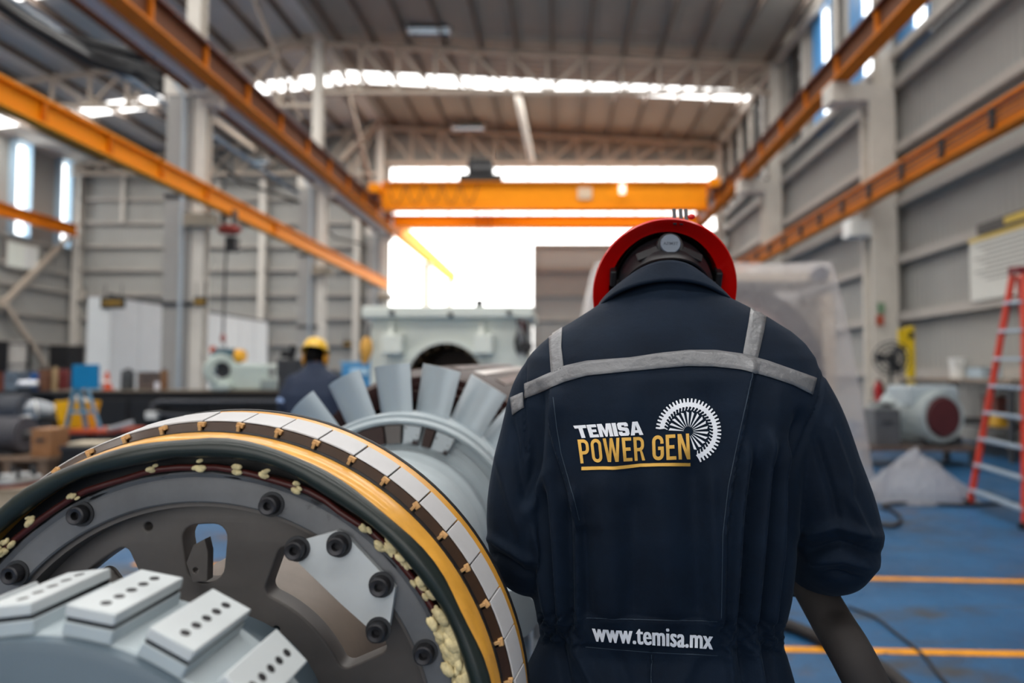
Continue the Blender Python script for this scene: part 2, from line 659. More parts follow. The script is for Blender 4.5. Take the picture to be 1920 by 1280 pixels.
for z in (1.4, 2.7, 4.0, 5.3, 6.2, 7.4, 8.7, 10.0, 11.3):
    mb = MB(); mb.bar((XL + 0.14, 12, z), (XL + 0.14, YF, z), 0.14, 0.14)
    if z < 7.45:
        mb.build('girt', m_girt, wall_left, smooth=None)
mb = MB(); mb.box((XL + 0.2, 30.9, 6.6), (0.08, 1.9, 1.25))
wn = struct(mb.build('window_13', m_girt, smooth=None))
m_litpane = M('frosted_pane', (232, 236, 226), 0.6, var=0.03)
mb = MB(); mb.box((XL + 0.25, 30.9, 6.6), (0.03, 1.75, 1.1)); mb.build('pane', m_litpane, wn, smooth=None)
mb = MB(); mb.box((XL + 0.28, 31.3, 6.6), (0.03, 0.75, 1.0)); mb.build('pane', m_white, wn, smooth=None)

mb = MB(); corr(mb, (XL, YB, 0), (1, 0, 0), (0, 1, 0), XR - XL, 0, 14.0)
struct(mb.build('wall_rear', m_sheet, smooth=None))

# ---- ceiling: ribbed sheets with open skylight strips across each bay
skylights = [(28.0, 29.1), (19.6, 20.7), (11.2, 12.3), (2.8, 3.9), (-5.0, -3.9)]
segs, y0 = [], YB
for (a, c) in sorted(skylights):
    segs.append((y0, a)); y0 = c
segs.append((y0, YF + 0.2))


def roof_part(x0, x1, ya, yb, mbx):
    z0, z1 = roof_z(x0), roof_z(x1)
    o = Vector((x0, ya, z0)); u = Vector((0, 1, 0)); n = Vector((0, 0, -1))
    d = Vector((x1 - x0, 0, z1 - z0))
    corr(mbx, o, u, n, yb - ya, 0, 1, pitch=0.42, dep=0.03, vdir=d)


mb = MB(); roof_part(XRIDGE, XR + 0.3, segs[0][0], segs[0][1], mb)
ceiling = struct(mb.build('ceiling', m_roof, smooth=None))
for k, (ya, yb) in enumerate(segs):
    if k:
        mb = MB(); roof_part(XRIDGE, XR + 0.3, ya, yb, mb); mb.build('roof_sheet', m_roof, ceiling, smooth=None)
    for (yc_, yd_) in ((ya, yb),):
        mb = MB(); roof_part(XRIDGE, XL - 0.3, yc_, yd_, mb); mb.build('roof_sheet', M('left_roof_sheet_bright', (206, 203, 196), 0.6, var=0.06, scale=0.7), ceiling, smooth=None)  # left slope paler: the bay's brightness is put into the sheet colour
k = 0
x = XR - 0.6
while x > XL + 0.5:
    z = roof_z(x) - 0.16
    mb = MB(); mb.poly((x, -7.6, z), (x, YF, z), [(-0.045, -0.11), (0.045, -0.11), (0.045, -0.09), (-0.025, -0.09), (-0.025, 0.09), (0.045, 0.09), (0.045, 0.11), (-0.045, 0.11)])
    mb.build('purlin', m_purlin, ceiling, smooth=None)
    x -= 1.33
# translucent skylight glazing
m_sky = bpy.data.materials.new('translucent_skylight'); m_sky.use_nodes = True
nt = m_sky.node_tree
for n_ in list(nt.nodes):
    nt.nodes.remove(n_)
o_ = nt.nodes.new('ShaderNodeOutputMaterial'); mxs = nt.nodes.new('ShaderNodeMixShader'); tr = nt.nodes.new('ShaderNodeBsdfTransparent'); gl = nt.nodes.new('ShaderNodeBsdfTranslucent')
mxs.inputs[0].default_value = 0.25
nt.links.new(tr.outputs[0], mxs.inputs[1]); nt.links.new(gl.outputs[0], mxs.inputs[2]); nt.links.new(mxs.outputs[0], o_.inputs[0])
for q, (ya, yb) in enumerate(sorted(skylights)):
    mb = MB()
    for (xa, xb) in ((XRIDGE + 0.1, XR), (XRIDGE - 0.1, XL)):
        za, zb = roof_z(xa) + 0.03, roof_z(xb) + 0.03
        mb.add([(xa, ya, za), (xb, ya, zb), (xb, yb, zb), (xa, yb, za)], [(0, 1, 2, 3)])
    mb.build('skylight_pane', m_sky, ceiling, smooth=None)

# ================================================================== STEELWORK
FRAMES = (16.5, 24.9, 33.7)
# left row of columns
names = ['tall cream column of the left row standing nearest, with grey conduit', 'cream column of the left row behind the yellow-helmeted worker', 'cream column of the left row beside the open gate']
for i, y in enumerate(FRAMES):
    t = T('steel_column', names[i], 'column', (-8.95, y, 0), 'columns of the left row')
    mb = MB(); mb.box((-9.2, y, 4.05), (0.62, 0.5, 8.1)); mb.build('lower_shaft', M('grey_column', (158, 156, 152), 0.6, var=0.06, scale=1.5), t, smooth=None, bevel=0.02)
    mb = MB(); mb.ibeam((-8.72, y - 0.05, 0), (-8.72, y - 0.05, 8.1), 0.3, 0.3, 0.03, 0.02, (0, 1, 0)); mb.build('flange', m_cream, t, smooth=None)
    mb = MB(); mb.box((-9.0, y, 8.3), (1.15, 0.56, 0.5)); mb.box((-8.55, y, 8.25), (0.5, 0.42, 0.8)); mb.build('bracket', m_cream, t, smooth=None, bevel=0.02)
    mb = MB(); mb.ibeam((-8.95, y, 8.5), (-8.95, y, roof_z(-8.95) - 0.3), 0.34, 0.34, 0.03, 0.02, (0, 1, 0)); mb.build('upper_shaft', m_cream, t, smooth=None)
    mb = MB(); mb.box((-8.6, y - 0.3, 5.0), (0.75, 0.2, 0.3)); mb.build('runway_bracket', M('bracket_tan', (150, 140, 124), 0.6), t, smooth=None)
    mb = MB(); mb.tube([(-9.05, y - 0.29, 0.3), (-9.05, y - 0.29, 8.0), (-9.3, y - 0.29, 8.35)], 0.05, 8); mb.build('conduit', M('conduit_grey', (176, 186, 194), 0.4, metal=0.2), t)
    for z in (3.0, 5.6):
        mb = MB(); mb.box((-9.15, y, z), (0.7, 0.58, 0.1)); mb.build('strap', m_dark, t, smooth=None)
names = ['cream column on the right wall nearest the red ladder', 'cream column on the right wall above the plastic wrapped machine', 'cream column in the far right corner by the sliding gate']
for i, y in enumerate(FRAMES):
    t = T('steel_column', names[i], 'column', (7.9, y, 0), 'columns of the right wall')
    mb = MB(); mb.ibeam((7.78, y, 0), (7.78, y, 8.3), 0.62, 0.55, 0.05, 0.04, (0, 1, 0)); mb.build('lower_shaft', m_cream, t, smooth=None)
    mb = MB(); mb.box((7.2, y, 8.15), (1.2, 0.5, 0.42)); mb.box((6.75, y, 8.15), (0.4, 0.6, 0.5)); mb.build('bracket', m_cream, t, smooth=None, bevel=0.02)
    mb = MB(); mb.ibeam((7.95, y, 8.3), (7.95, y, roof_z(7.95) - 0.3), 0.34, 0.34, 0.03, 0.02, (0, 1, 0)); mb.build('upper_shaft', m_cream, t, smooth=None)
    mb = MB(); mb.box((7.25, y, 4.85), (0.55, 0.5, 0.42)); mb.build('runway_bracket', m_white, t, smooth=None, bevel=0.02)

# trusses
def truss(label, x0, x1, y, n, zb, group):
    t = T('roof_truss', label, 'truss', ((x0 + x1) / 2, y, zb), group)
    top = [(x0 + (x1 - x0) * k / n, y, roof_z(x0 + (x1 - x0) * k / n) - 0.36) for k in range(n + 1)]
    bot = [(x0 + (x1 - x0) * k / n, y, zb) for k in range(n + 1)]
    mb = MB(); mb.bar(top[0], top[-1], 0.16, 0.14); mb.build('top_chord', m_cream2, t, smooth=None)
    mb = MB(); mb.bar(bot[0], bot[-1], 0.16, 0.14); mb.build('bottom_chord', m_cream2, t, smooth=None)
    for k in range(n):
        if k:
            mb = MB(); mb.bar(top[k], bot[k], 0.1, 0.1, (0, 1, 0)); mb.build('web_post', m_cream2, t, smooth=None)
        a, c = (top[k], bot[k + 1]) if k < n / 2 else (bot[k], top[k + 1])
        mb = MB(); mb.bar(a, c, 0.1, 0.1, (0, 1, 0)); mb.build('web_diagonal', m_cream2, t, smooth=None)
    return t


truss('cream lattice roof truss of the main bay in front of the skylight strip', -8.8, 7.85, 24.9, 12, 11.7, 'roof trusses')
truss('cream lattice roof truss of the main bay over the far gate', -8.8, 7.85, 33.7, 12, 11.8, 'roof trusses')
truss('cream lattice truss of the left bay nearer the camera', -9.1, -24.4, 24.9, 11, 11.2, 'roof trusses')
truss('cream lattice truss of the left bay against the far wall', -9.1, -24.4, 33.6, 11, 11.2, 'roof trusses')


def single_bar(name, label, cat, p0, p1, w, mat, group=None):
    mb = MB(); mb.bar(p0, p1, w, w)
    return tag(mb.build(name, mat, smooth=None, bevel=0.01), label, cat, group)


single_bar('roof_brace', 'slim cream brace crossing behind the left orange runway top', 'brace', P(478, 0, 22.0), P(562, 225, 26.0), 0.14, m_cream2)
single_bar('roof_brace', 'cream brace rising to the middle column head above the orange runway', 'brace', P(445, 118, 24.6), P(585, 72, 24.75), 0.2, m_cream2)
single_bar('roof_brace', 'cream diagonal brace below the far truss beside the gate column', 'brace', P(638, 300, 33.4), P(725, 215, 33.5), 0.28, m_cream2)
single_bar('roof_brace', 'cream diagonal brace leaning down behind the left orange runway', 'brace', P(400, 225, 26.0), P(475, 280, 30.0), 0.22, m_cream2)
single_bar('hanging_rod', 'pale rod hanging from the roof above the bridge crane', 'rod', P(968, 165, 29.0), P(997, 303, 30.5), 0.24, m_cream)
single_bar('roof_brace', 'long slim brace running down beside the far left column', 'brace', P(640, 130, 27.0), P(700, 360, 32.5), 0.16, m_cream2)

# crane runways
m_web = M('runway_web_brown', (104, 56, 22), 0.6, var=0.2, spec=0.2)


def runway(label, x, z, w, h, y0, y1, mat, cat='beam', splice=None, rail=True, web=None, two_tone=False):
    t = T('crane_runway', label, cat, (x, (y0 + y1) / 2, z))
    if two_tone:
        mb = MB(); mb.bar((x, y0, z + h / 2), (x, y1, z + h / 2), 0.05, h - 0.1); mb.build('web', m_web, t, smooth=None)
        mb = MB(); mb.bar((x, y0, z + 0.03), (x, y1, z + 0.03), w, 0.06); mb.build('bottom_flange', mat, t, smooth=None)
        mb = MB(); mb.bar((x, y0, z + h - 0.03), (x, y1, z + h - 0.03), w * 0.8, 0.06); mb.build('top_flange', m_redbrown, t, smooth=None)
    else:
        mb = MB(); mb.ibeam((x, y0, z + h / 2), (x, y1, z + h / 2), w, h, 0.05, 0.04); mb.build('girder', mat, t, smooth=None)
    if rail:
        mb = MB(); mb.bar((x, y0, z + h + 0.05), (x, y1, z + h + 0.05), 0.08, 0.1); mb.build('rail', m_redbrown, t, smooth=None)
    if splice:
        for y in splice:
            mb = MB(); mb.box((x, y, z + h / 2), (w * (0.55 if two_tone else 0.9), 0.05, h - 0.1)); mb.build('stiffener', web or mat, t, smooth=None)
    return t


t = runway('orange overhead crane runway girder along the right wall', 6.8, 8.4, 0.42, 0.72, -7.6, 34.2, m_orange_d, splice=[10 + 2.1 * k for k in range(12)], two_tone=True)
t = runway('orange overhead crane runway girder along the left columns', -8.15, 8.15, 0.42, 0.72, -7.6, 34.2, m_orange_d, splice=[9 + 2.1 * k for k in range(12)], two_tone=True)
mb = MB(); mb.bar((-8.15, 34.2, 8.5), (-8.15, 52, 8.5), 0.4, 0.7); mb.build('yard_girder', m_orange, t, smooth=None)
for y in (42.3, 51):
    mb = MB(); mb.bar((-8.3, y, 0), (-8.3, y, 8.1), 0.5, 0.5, (0, 1, 0)); mb.build('yard_post', m_cream, t, smooth=None)
mb = MB(); mb.bar((-8.6, -7.6, 8.62), (-8.6, 34, 8.62), 0.3, 0.04); mb.build('walkway_plate', m_redbrown, t, smooth=None)
t = T('crane_runway', 'pale grey girder running just left of the orange runway', 'beam', (-9.2, 20, 8.2))
for (ya, yb) in ((-7.6, 16.18), (16.82, 24.58), (25.22, 33.38)):
    mb = MB(); mb.poly((-8.64, ya, 8.3), (-8.64, yb, 8.3), [(-0.14, -0.14), (0.14, -0.14), (0.14, 0.14), (0.11, 0.14), (0.11, -0.11), (-0.14, -0.11)]); mb.build('channel', M('pale_grey_girder', (196, 198, 200), 0.5), t, smooth=None)
    mb = MB(); mb.bar((-8.98, ya, 8.28), (-8.98, yb, 8.28), 0.1, 0.25); mb.build('side_girder', m_web, t, smooth=None)
runway('bright orange lower runway beam crossing the left columns', -8.2, 5.25, 0.22, 0.44, -7.6, 32.2, m_orange, splice=[10.6, 12.2, 13.8, 15.6, 19.4], rail=False, web=m_orange_d)
t = runway('orange lower runway beam with dark conductor bars along the right wall', 7.2, 5.28, 0.25, 0.5, -7.6, 33, m_orange_d, splice=[9.6 + 1.5 * k for k in range(15)], rail=False, web=m_dark)
for k, z in enumerate((5.62, 5.52, 5.42)):
    mb = MB(); mb.tube([(7.02, -7.6, z), (7.02, 33, z)], 0.016, 6); mb.build('conductor_bar', m_dark, t)
runway('short orange runway beam high on the left wall by the tall windows', -24.0, 8.05, 0.35, 0.55, -7.6, 33.6, m_orange_d, rail=False)

# black cable bundle and pipes of the left bay
for k, (x, z, r, lb) in enumerate(((-11.2, 8.75, 0.13, 'thick black cable, lowest of the bundle under the left roof'), (-11.5, 8.98, 0.14, 'thick black cable, second lowest of the bundle under the left roof'), (-11.85, 9.2, 0.10, 'thick black cable, third of the bundle under the left roof'), (-12.3, 9.5, 0.12, 'black cable, topmost of the bundle under the left roof'))):
    mb = MB(); mb.tube([(x + 0.06 * math.sin(j * 1.7 + k), 8 + j * 2.0, z - 0.04 * math.cos(j * 2.1 + k)) for j in range(5)] + [(x + 0.9, 16.4, z - 0.1), (-9.62, 16.3, z - 0.6)], r, 8)
    tag(mb.build('cable', m_black, smooth=60), lb, 'cable', 'black cables under the left roof')
mb = MB(); mb.tube([(-13.2, 8, 10.3), (-13.2, 34, 10.3)], 0.09, 8)
tag(mb.build('pipe', M('pipe_blue', (92, 112, 132), 0.5)), 'blue grey pipe running under the left bay roof', 'pipe')
mb = MB(); mb.tube([(-9.55, 16.5, 7.6), (-9.75, 20.7, 7.15), (-9.55, 24.9, 7.6), (-9.75, 29.3, 7.15), (-9.55, 33.6, 7.6)], 0.06, 8)
tag(mb.build('cable', m_black, smooth=60), 'thin dark cable strung between left columns below the grey girder', 'cable')

# bridge crane
t = T('bridge_crane', 'orange overhead bridge crane spanning the hall before the bright gate', 'crane', (-0.7, 31, 8.3))
def crane_box(y, z0, z1, w, name):
    mb = MB()
    mb.box((-0.69, y, (z0 + z1) / 2), (14.42, w, z1 - z0)); mb.box((-0.69, y, z0 + 0.02), (14.42, w + 0.2, 0.05)); mb.box((-0.69, y, z1 - 0.02), (14.42, w + 0.2, 0.05))
    return mb.build(name, m_orange, t, smooth=None, bevel=0.01)
crane_box(30.2, 8.55, 9.77, 0.45, 'girder')
crane_box(32.4, 8.22, 8.80, 0.45, 'girder')
for (x, zr) in ((-8.15, 8.98), (6.8, 9.23)):
    mb = MB(); mb.box((x, 31.3, zr + 0.42), (0.45, 3.6, 0.4)); mb.build('end_truck', m_orange, t, smooth=None, bevel=0.02)
    for y in (29.9, 32.7):
        mb = MB(); mb.cyl((x - 0.09, y, zr + 0.2), (x + 0.09, y, zr + 0.2), 0.2, n=20); mb.build('wheel', m_dark, t)
mb = MB(); mb.box((-3.55, 30.8, 10.0), (1.9, 1.6, 0.3)); mb.box((-3.6, 30.8, 10.5), (1.1, 1.0, 0.8)); mb.cyl((-4.0, 30.4, 10.35), (-3.0, 30.4, 10.35), 0.3, n=16); mb.build('trolley', m_black, t, bevel=0.02)
mb = MB(); mb.box((0.35 + 0.75, 29.94, 9.25), (0.62, 0.03, 0.52)); mb.build('plate', M('crane_plate', (226, 200, 170), 0.6, dirt=((170, 120, 90), 0.55, 6)), t, smooth=None)
mb = MB(); mb.box((2.75, 29.85, 9.42), (0.25, 0.2, 0.4)); mb.build('work_lamp', M('lamp_white', (255, 250, 240), 0.4, emit=((255, 246, 226), 1.2)), t, smooth=None)
for k in range(5):
    x0 = -7.6 + k * 0.8
    mb = MB(); mb.tube([(x0 + 0.8 * s, 29.8, 9.65 - 0.9 * math.sin(math.pi * s)) for s in [q / 10 for q in range(11)]], 0.025, 6); mb.build('festoon_cable', M('festoon_brown', (120, 64, 16), 0.6), t)
for x in (-3.75, -3.45, -3.2):
    mb = MB(); mb.tube([(x, 31.2, 9.9), (x, 31.2, 7.6)], 0.03, 6); mb.build('hoist_rope', M('rope_brown', (132, 62, 20), 0.6), t)

# ceiling lamps
m_tube = M('lamp_tube', (235, 245, 250), 0.3, emit=((225, 240, 250), 0.35))
m_refl = M('lamp_reflector', (150, 160, 166), 0.25, metal=0.5, var=0.03)
for (px_, py_, Y, w, lb) in ((805, 57, 24.0, 1.5, 'long fluorescent lamp hanging left under the near truss'), (1311, 50, 24.0, 1.6, 'long fluorescent lamp hanging right under the near truss'), (878, 240, 33.0, 1.55, 'fluorescent lamp hanging left before the far truss'), (1239, 237, 33.0, 1.6, 'fluorescent lamp hanging right before the far truss'), (487, 303, 33.0, 0.9, 'small lamp under the left bay far truss')):
    p = P(px_, py_, Y)
    t = T('ceiling_lamp', lb, 'lamp', p, 'fluorescent ceiling lamps')
    mb = MB(); mb.poly((p.x - w / 2, Y, p.z), (p.x + w / 2, Y, p.z), [(-0.3, -0.05), (-0.12, 0.14), (0.12, 0.14), (0.3, -0.05), (0.26, -0.06), (0.1, 0.1), (-0.1, 0.1), (-0.26, -0.06)]); mb.build('housing', m_refl, t, smooth=None)
    for s in (-0.12, 0.12):
        mb = MB(); mb.cyl((p.x - w / 2, Y + s, p.z + 0.0), (p.x + w / 2, Y + s, p.z + 0.0), 0.03, n=8); mb.build('tube', m_tube, t)
    for s in (-1, 1):
        mb = MB(); mb.box((p.x + s * w / 2, Y, p.z + 0.03), (0.05, 0.55, 0.2)); mb.build('end_cap', m_white, t, smooth=None)
        mb = MB(); mb.tube([(p.x + s * w * 0.35, Y, p.z + 0.1), (p.x + s * w * 0.35, Y, roof_z(p.x) - 0.3)], 0.012, 5); mb.build('hanger', m_dark, t)
# ================================================================== ROTOR IN THE FOREGROUND
D1 = 0.81
RO = Vector((-.4284, D1, .9608))
AX = Vector((.0349, 1.0, .0154)).normalized()
RX = Vector((1.0, -.0349, 0.0)).normalized()
UZ = RX.cross(AX)
KR = .962              # radial scale of the whole rotor


def RP(r, th, s):
    t = math.radians(th)
    return RO + AX * s + RX * (KR * r * math.sin(t)) + UZ * (KR * r * math.cos(t))


# local (x right, y up, z along axis away from the camera) -> world
RM = Matrix(((RX.x * KR, UZ.x * KR, AX.x, RO.x), (RX.y * KR, UZ.y * KR, AX.y, RO.y), (RX.z * KR, UZ.z * KR, AX.z, RO.z), (0, 0, 0, 1)))


def rpx(x, y, s):
    """pixel -> rotor local (x, y) on the plane at axial distance s"""
    d = P(x, y, 1.0) - Vector((0, 0, HC))
    c = Vector((0, 0, HC))
    t = (RO + AX * s - c).dot(AX) / d.dot(AX)
    p = c + d * t - (RO + AX * s)
    return (p.dot(RX) / KR, p.dot(UZ) / KR)


m_insul = M('yellow_insulation', (232, 168, 66), 0.36, var=0.22, scale=14, dirt=((74, 44, 20), 0.655, 16), coat=0.35, bump=0.3, bscale=25)
m_hose_g = M('dark_green_hose', (30, 40, 38), 0.32, var=0.2, scale=9, spec=0.5)
m_tile = M('grey_coil_tile', (196, 196, 198), 0.42, var=0.06, scale=12, dirt=((120, 112, 104), 0.74, 40))
m_coil = M('brown_coil_end', (58, 36, 18), 0.35, var=0.3, scale=30, coat=0.3)
m_wedge = M('pale_wood_wedge', (214, 168, 112), 0.6, var=0.35, scale=90)
m_flange = M('grey_flange_paint', (104, 107, 112), 0.4, var=0.3, scale=7, dirt=((34, 34, 36), 0.6, 9))
m_spider = M('spider_grey_brown', (98, 94, 92), 0.5, var=0.22, scale=6, dirt=((40, 38, 36), 0.68, 8))
m_pblue = M('pale_blue_grey_paint', (176, 188, 194), 0.38, var=0.1, scale=5, dirt=((90, 92, 92), 0.76, 8))
m_hubp = M('hub_blue_grey_paint', (98, 114, 126), 0.42, var=0.12, scale=4)
m_blockw = M('block_white_paint', (200, 207, 210), 0.42, var=0.06, scale=12, dirt=((40, 34, 34), 0.7, 26))
m_plate = M('white_plate', (196, 202, 206), 0.4, var=0.1, scale=7, dirt=((88, 88, 90), 0.6, 12))
m_bolt = M('dark_bolt', (58, 58, 62), 0.38, metal=0.5, var=0.2, scale=60)
m_blade = M('fan_blade_grey_blue', (168, 180, 188), 0.33, metal=0.25, var=0.05, scale=5)
m_core = M('rotor_core_brown', (52, 34, 30), 0.45, var=0.3, scale=10)

rotor = T('generator_rotor', 'large generator rotor with yellow banded end ring and fan blades beside the man', 'rotor', (RO.x, RO.y + 0.8, 0.46))


def rbuild(mb, name, mat, parent=None, **k):
    mb.mtx = RM
    return mb.build(name, mat, parent or rotor, **k)


def pol(r, th, s):
    t = math.radians(th)
    return Vector((r * math.sin(t), r * math.cos(t), s))


mb = MB(); mb.lathe([(.360, .0), (.370, -.003), (.374, .0), (.377, .016), (.3795, .035), (.379, .038), (.360, .042)], 144, closed=True)
band = rbuild(mb, 'insulating_band', m_insul, smooth=50, weld=True)
mb = MB(); mb.lathe([(.35, .0905), (.3985, .091), (.3995, .110), (.35, .110)], 144, closed=True); rbuild(mb, 'rear_insulating_band', m_insul, smooth=50)
pts = []
for k in range(110):
    th = 360 * k / 110
    w = .0035 * math.sin(math.radians(th * 5 + 20)) + .0025 * math.sin(math.radians(th * 9)) + (.004 * math.exp(-((th - 335) / 25) ** 2))
    pts.append(pol(.3622 + w * .6, th, -.003 + .003 * math.sin(math.radians(th * 7))))
mb = MB(); mb.tube(pts, [.0112 + .0012 * math.sin(k * .9) for k in range(110)], 14, closed=True, up=(0, 0, 1)); rbuild(mb, 'rubber_hose', m_hose_g, smooth=80)
mb = MB(); mb.tube([pol(.3965, 360 * k / 120, .1145) for k in range(120)], .0055, 8, closed=True); rbuild(mb, 'rear_cable', m_black, smooth=80)
mb = MB(); mb.lathe([(.326, .03), (.38, .03), (.38, .085), (.326, .085)], 120, closed=True); rbuild(mb, 'gap_backing', m_black, smooth=50)  # black backing: darkness of the gap behind the hose put into colour
mb = MB(); mb.lathe([(.345, .052), (.384, .052), (.391, .088), (.345, .088)], 120, closed=True); rbuild(mb, 'coil_support', m_coil, smooth=50)
# wires
for k, (r, s, m_) in enumerate(((.3375, .008, M('wire_maroon', (70, 26, 24), 0.4)), (.336, .018, M('wire_brown', (48, 28, 22), 0.4)), (.331, .016, m_black))):
    mb = MB(); mb.tube([pol(r + .0015 * math.sin(j * 1.3 + k), 360 * j / 90, s + .002 * math.cos(j * 1.9)) for j in range(90)], .0042, 7, closed=True); rbuild(mb, 'wire', m_, smooth=80)
mb = MB()
rt = random.Random(3)
for (a0, a1, n, q) in ((38, 62, 12, 1.0), (60, 92, 30, 1.5), (-52, 38, 9, .8), (92, 300, 30, 1.0)):  # real cream tufts; third span's lumps stand in for pale reflections on the black
    for k in range(n):
        th = a0 + (a1 - a0) * rt.random()
        base = pol(.338 + rt.uniform(-.003, .003), th, rt.uniform(.002, .008))
        for j in range(4):
            e = rt.uniform(.0035, .0065) * q
            R = Matrix.Rotation(-math.radians(th) + rt.uniform(-.4, .4), 3, 'Z')
            p = base + pol(rt.uniform(-.002, .007), th, 0) + Vector((rt.uniform(-.006, .006), rt.uniform(-.006, .006), rt.uniform(-.003, .002))) * q
            mb.sphere(p, e, 8, 6, (1.4, .8, .6), R)
rbuild(mb, 'tufts_and_reflections', M('cream_tufts_reflections', (224, 208, 160), 0.7, var=0.5, scale=60, bump=0.5, bscale=120), smooth=70, kind='stuff')

# 48 coil tiles with their brown coil ends and pale wedges
NT = 48
def tile_mesh(name, th0, th1, r0, r1, s0, s1, rb, n=3, mat=None):
    mb = MB(RM)
    vs, fs = [], []
    for k in range(n + 1):
        th = th0 + (th1 - th0) * k / n
        vs += [pol(rb, th, s0), pol(r0, th, s0), pol(r1, th, s1), pol(rb, th, s1)]
    for k in range(n):
        for j in range(4):
            fs.append((k * 4 + j, k * 4 + (j + 1) % 4, (k + 1) * 4 + (j + 1) % 4, (k + 1) * 4 + j))
    fs += [(0, 3, 2, 1), (n * 4, n * 4 + 1, n * 4 + 2, n * 4 + 3)]
    mb.add(vs, fs)
    return mb
def seg_mesh(prof, th0, th1, n=2):
    mb = MB(RM)
    m = len(prof)
    vs = [pol(r, th0 + (th1 - th0) * k / n, s) for k in range(n + 1) for (r, s) in prof]
    fs = [(k * m + j, k * m + (j + 1) % m, (k + 1) * m + (j + 1) % m, (k + 1) * m + j) for k in range(n) for j in range(m)]
    fs += [tuple(range(m - 1, -1, -1)), tuple(range(n * m, n * m + m))]
    mb.add(vs, fs)
    return mb
for k in range(NT):
    th = 5.0 + 7.5 * k
    j = random.uniform(-.0009, .0009)
    mb = tile_mesh('tile', th + .14, th + 7.36, .3925 + j, .4000 + j, .0475, .0905, .3905); mb.build('coil_tile', m_tile, rotor, smooth=20, bevel=.0006, weld=True)
    mb = seg_mesh([(.3755, .0375), (.3900, .0462), (.3900, .06), (.3755, .06)], th + .7, th + 7.1); mb.build('coil_end', m_coil, rotor, smooth=20, weld=True)
    mb = MB(); mb.box(pol(.3875, th + .05, .0435), (.0095, .0062, .006), R=Matrix.Rotation(-math.radians(th) + random.uniform(-.3, .3), 3, 'Z')); mb.box(pol(.3815, th - .1, .0405), (.0042, .012, .004), R=Matrix.Rotation(-math.radians(th), 3, 'Z'))
    rbuild(mb, 'wedge', m_wedge, smooth=20, bevel=.0008)

# flange ring, bolts, plate
mb = MB(); mb.lathe([(.294, .014), (.296, .012), (.321, .012), (.325, .014), (.330, .010), (.332, .012), (.332, .06), (.294, .06)], 128, closed=True); flange = rbuild(mb, 'flange_ring', m_flange, smooth=30)
bolt_prof = [(.0005, -.004), (.0052, -.004), (.0052, -.0125), (.0095, -.0135), (.0112, -.0125), (.0115, -.011), (.0115, 0), (.0005, 0)]
for (th, r, s) in ((-27.9, .316, .012), (17.3, .3066, .012), (35.9, .3055, .002), (49.1, .3055, .002), (67.6, .305, .012), (27.9, .2737, .002), (57.3, .2706, .002), (-48, .308, .012), (-70, .308, .012), (90, .306, .012), (112, .306, .012), (134, .306, .012), (160, .306, .012), (182, .306, .012), (204, .306, .012), (226, .306, .012), (248, .306, .012), (270, .306, .012)):
    mt = Matrix.Translation(pol(r, th, s))
    mb = MB(); mb.lathe(bolt_prof, 20, mt, closed=True); bo = rbuild(mb, 'socket_bolt', m_bolt, smooth=40)
    mb = MB(); mb.lathe([(.0118, -.0018), (.0155, -.0018), (.0155, 0), (.0118, 0)], 24, mt, closed=True); rbuild(mb, 'washer', m_dark, bo, smooth=40)
poly = [rpx(*p, .004) for p in ((551, 1026), (570, 1012), (632, 994), (659, 1012), (742, 1101), (730, 1178), (704, 1187), (640, 1130), (562, 1055))]
vs, fs = curve_mesh([poly], extrude=.0045)
mb = MB(); mb.add([(x, y, z + .0065) for (x, y, z) in vs], fs); rbuild(mb, 'bolted_plate', m_plate, smooth=20, weld=True)
mb = MB(); mb.lathe([(.288, .02), (.300, .02), (.300, .1), (.288, .1)], 96, closed=True); rbuild(mb, 'inner_drum', m_spider, smooth=40)

# spider disc with kidney openings
def kidney(a0, a1, r0, r1, rc=.014, n=12):
    out = []
    def cpt(r, a):
        return (r * math.sin(a), r * math.cos(a))
    a0, a1 = math.radians(a0), math.radians(a1)
    for k in range(n + 1):
        a = a0 + rc / r1 + (a1 - a0 - 2 * rc / r1) * k / n
        out.append(cpt(r1, a))
    for k in range(1, 6):
        q = math.pi / 2 * k / 5
        out.append(cpt(r1 - rc + rc * math.cos(q), a1 - rc / r1 + rc / r1 * math.sin(q)))
    for k in range(5, -1, -1):
        q = math.pi / 2 * k / 5
        out.append(cpt(r0 + rc - rc * math.cos(q), a1 - rc / r0 + rc / r0 * math.sin(q)))
    for k in range(n, -1, -1):
        a = a0 + rc / r0 + (a1 - a0 - 2 * rc / r0) * k / n
        out.append(cpt(r0, a))
    for k in range(1, 6):
        q = math.pi / 2 * k / 5
        out.append(cpt(r0 + rc - rc * math.cos(q), a0 + rc / r0 - rc / r0 * math.sin(q)))
    for k in range(5, -1, -1):
        q = math.pi / 2 * k / 5
        out.append(cpt(r1 - rc + rc * math.cos(q), a0 + rc / r1 - rc / r1 * math.sin(q)))
    return out


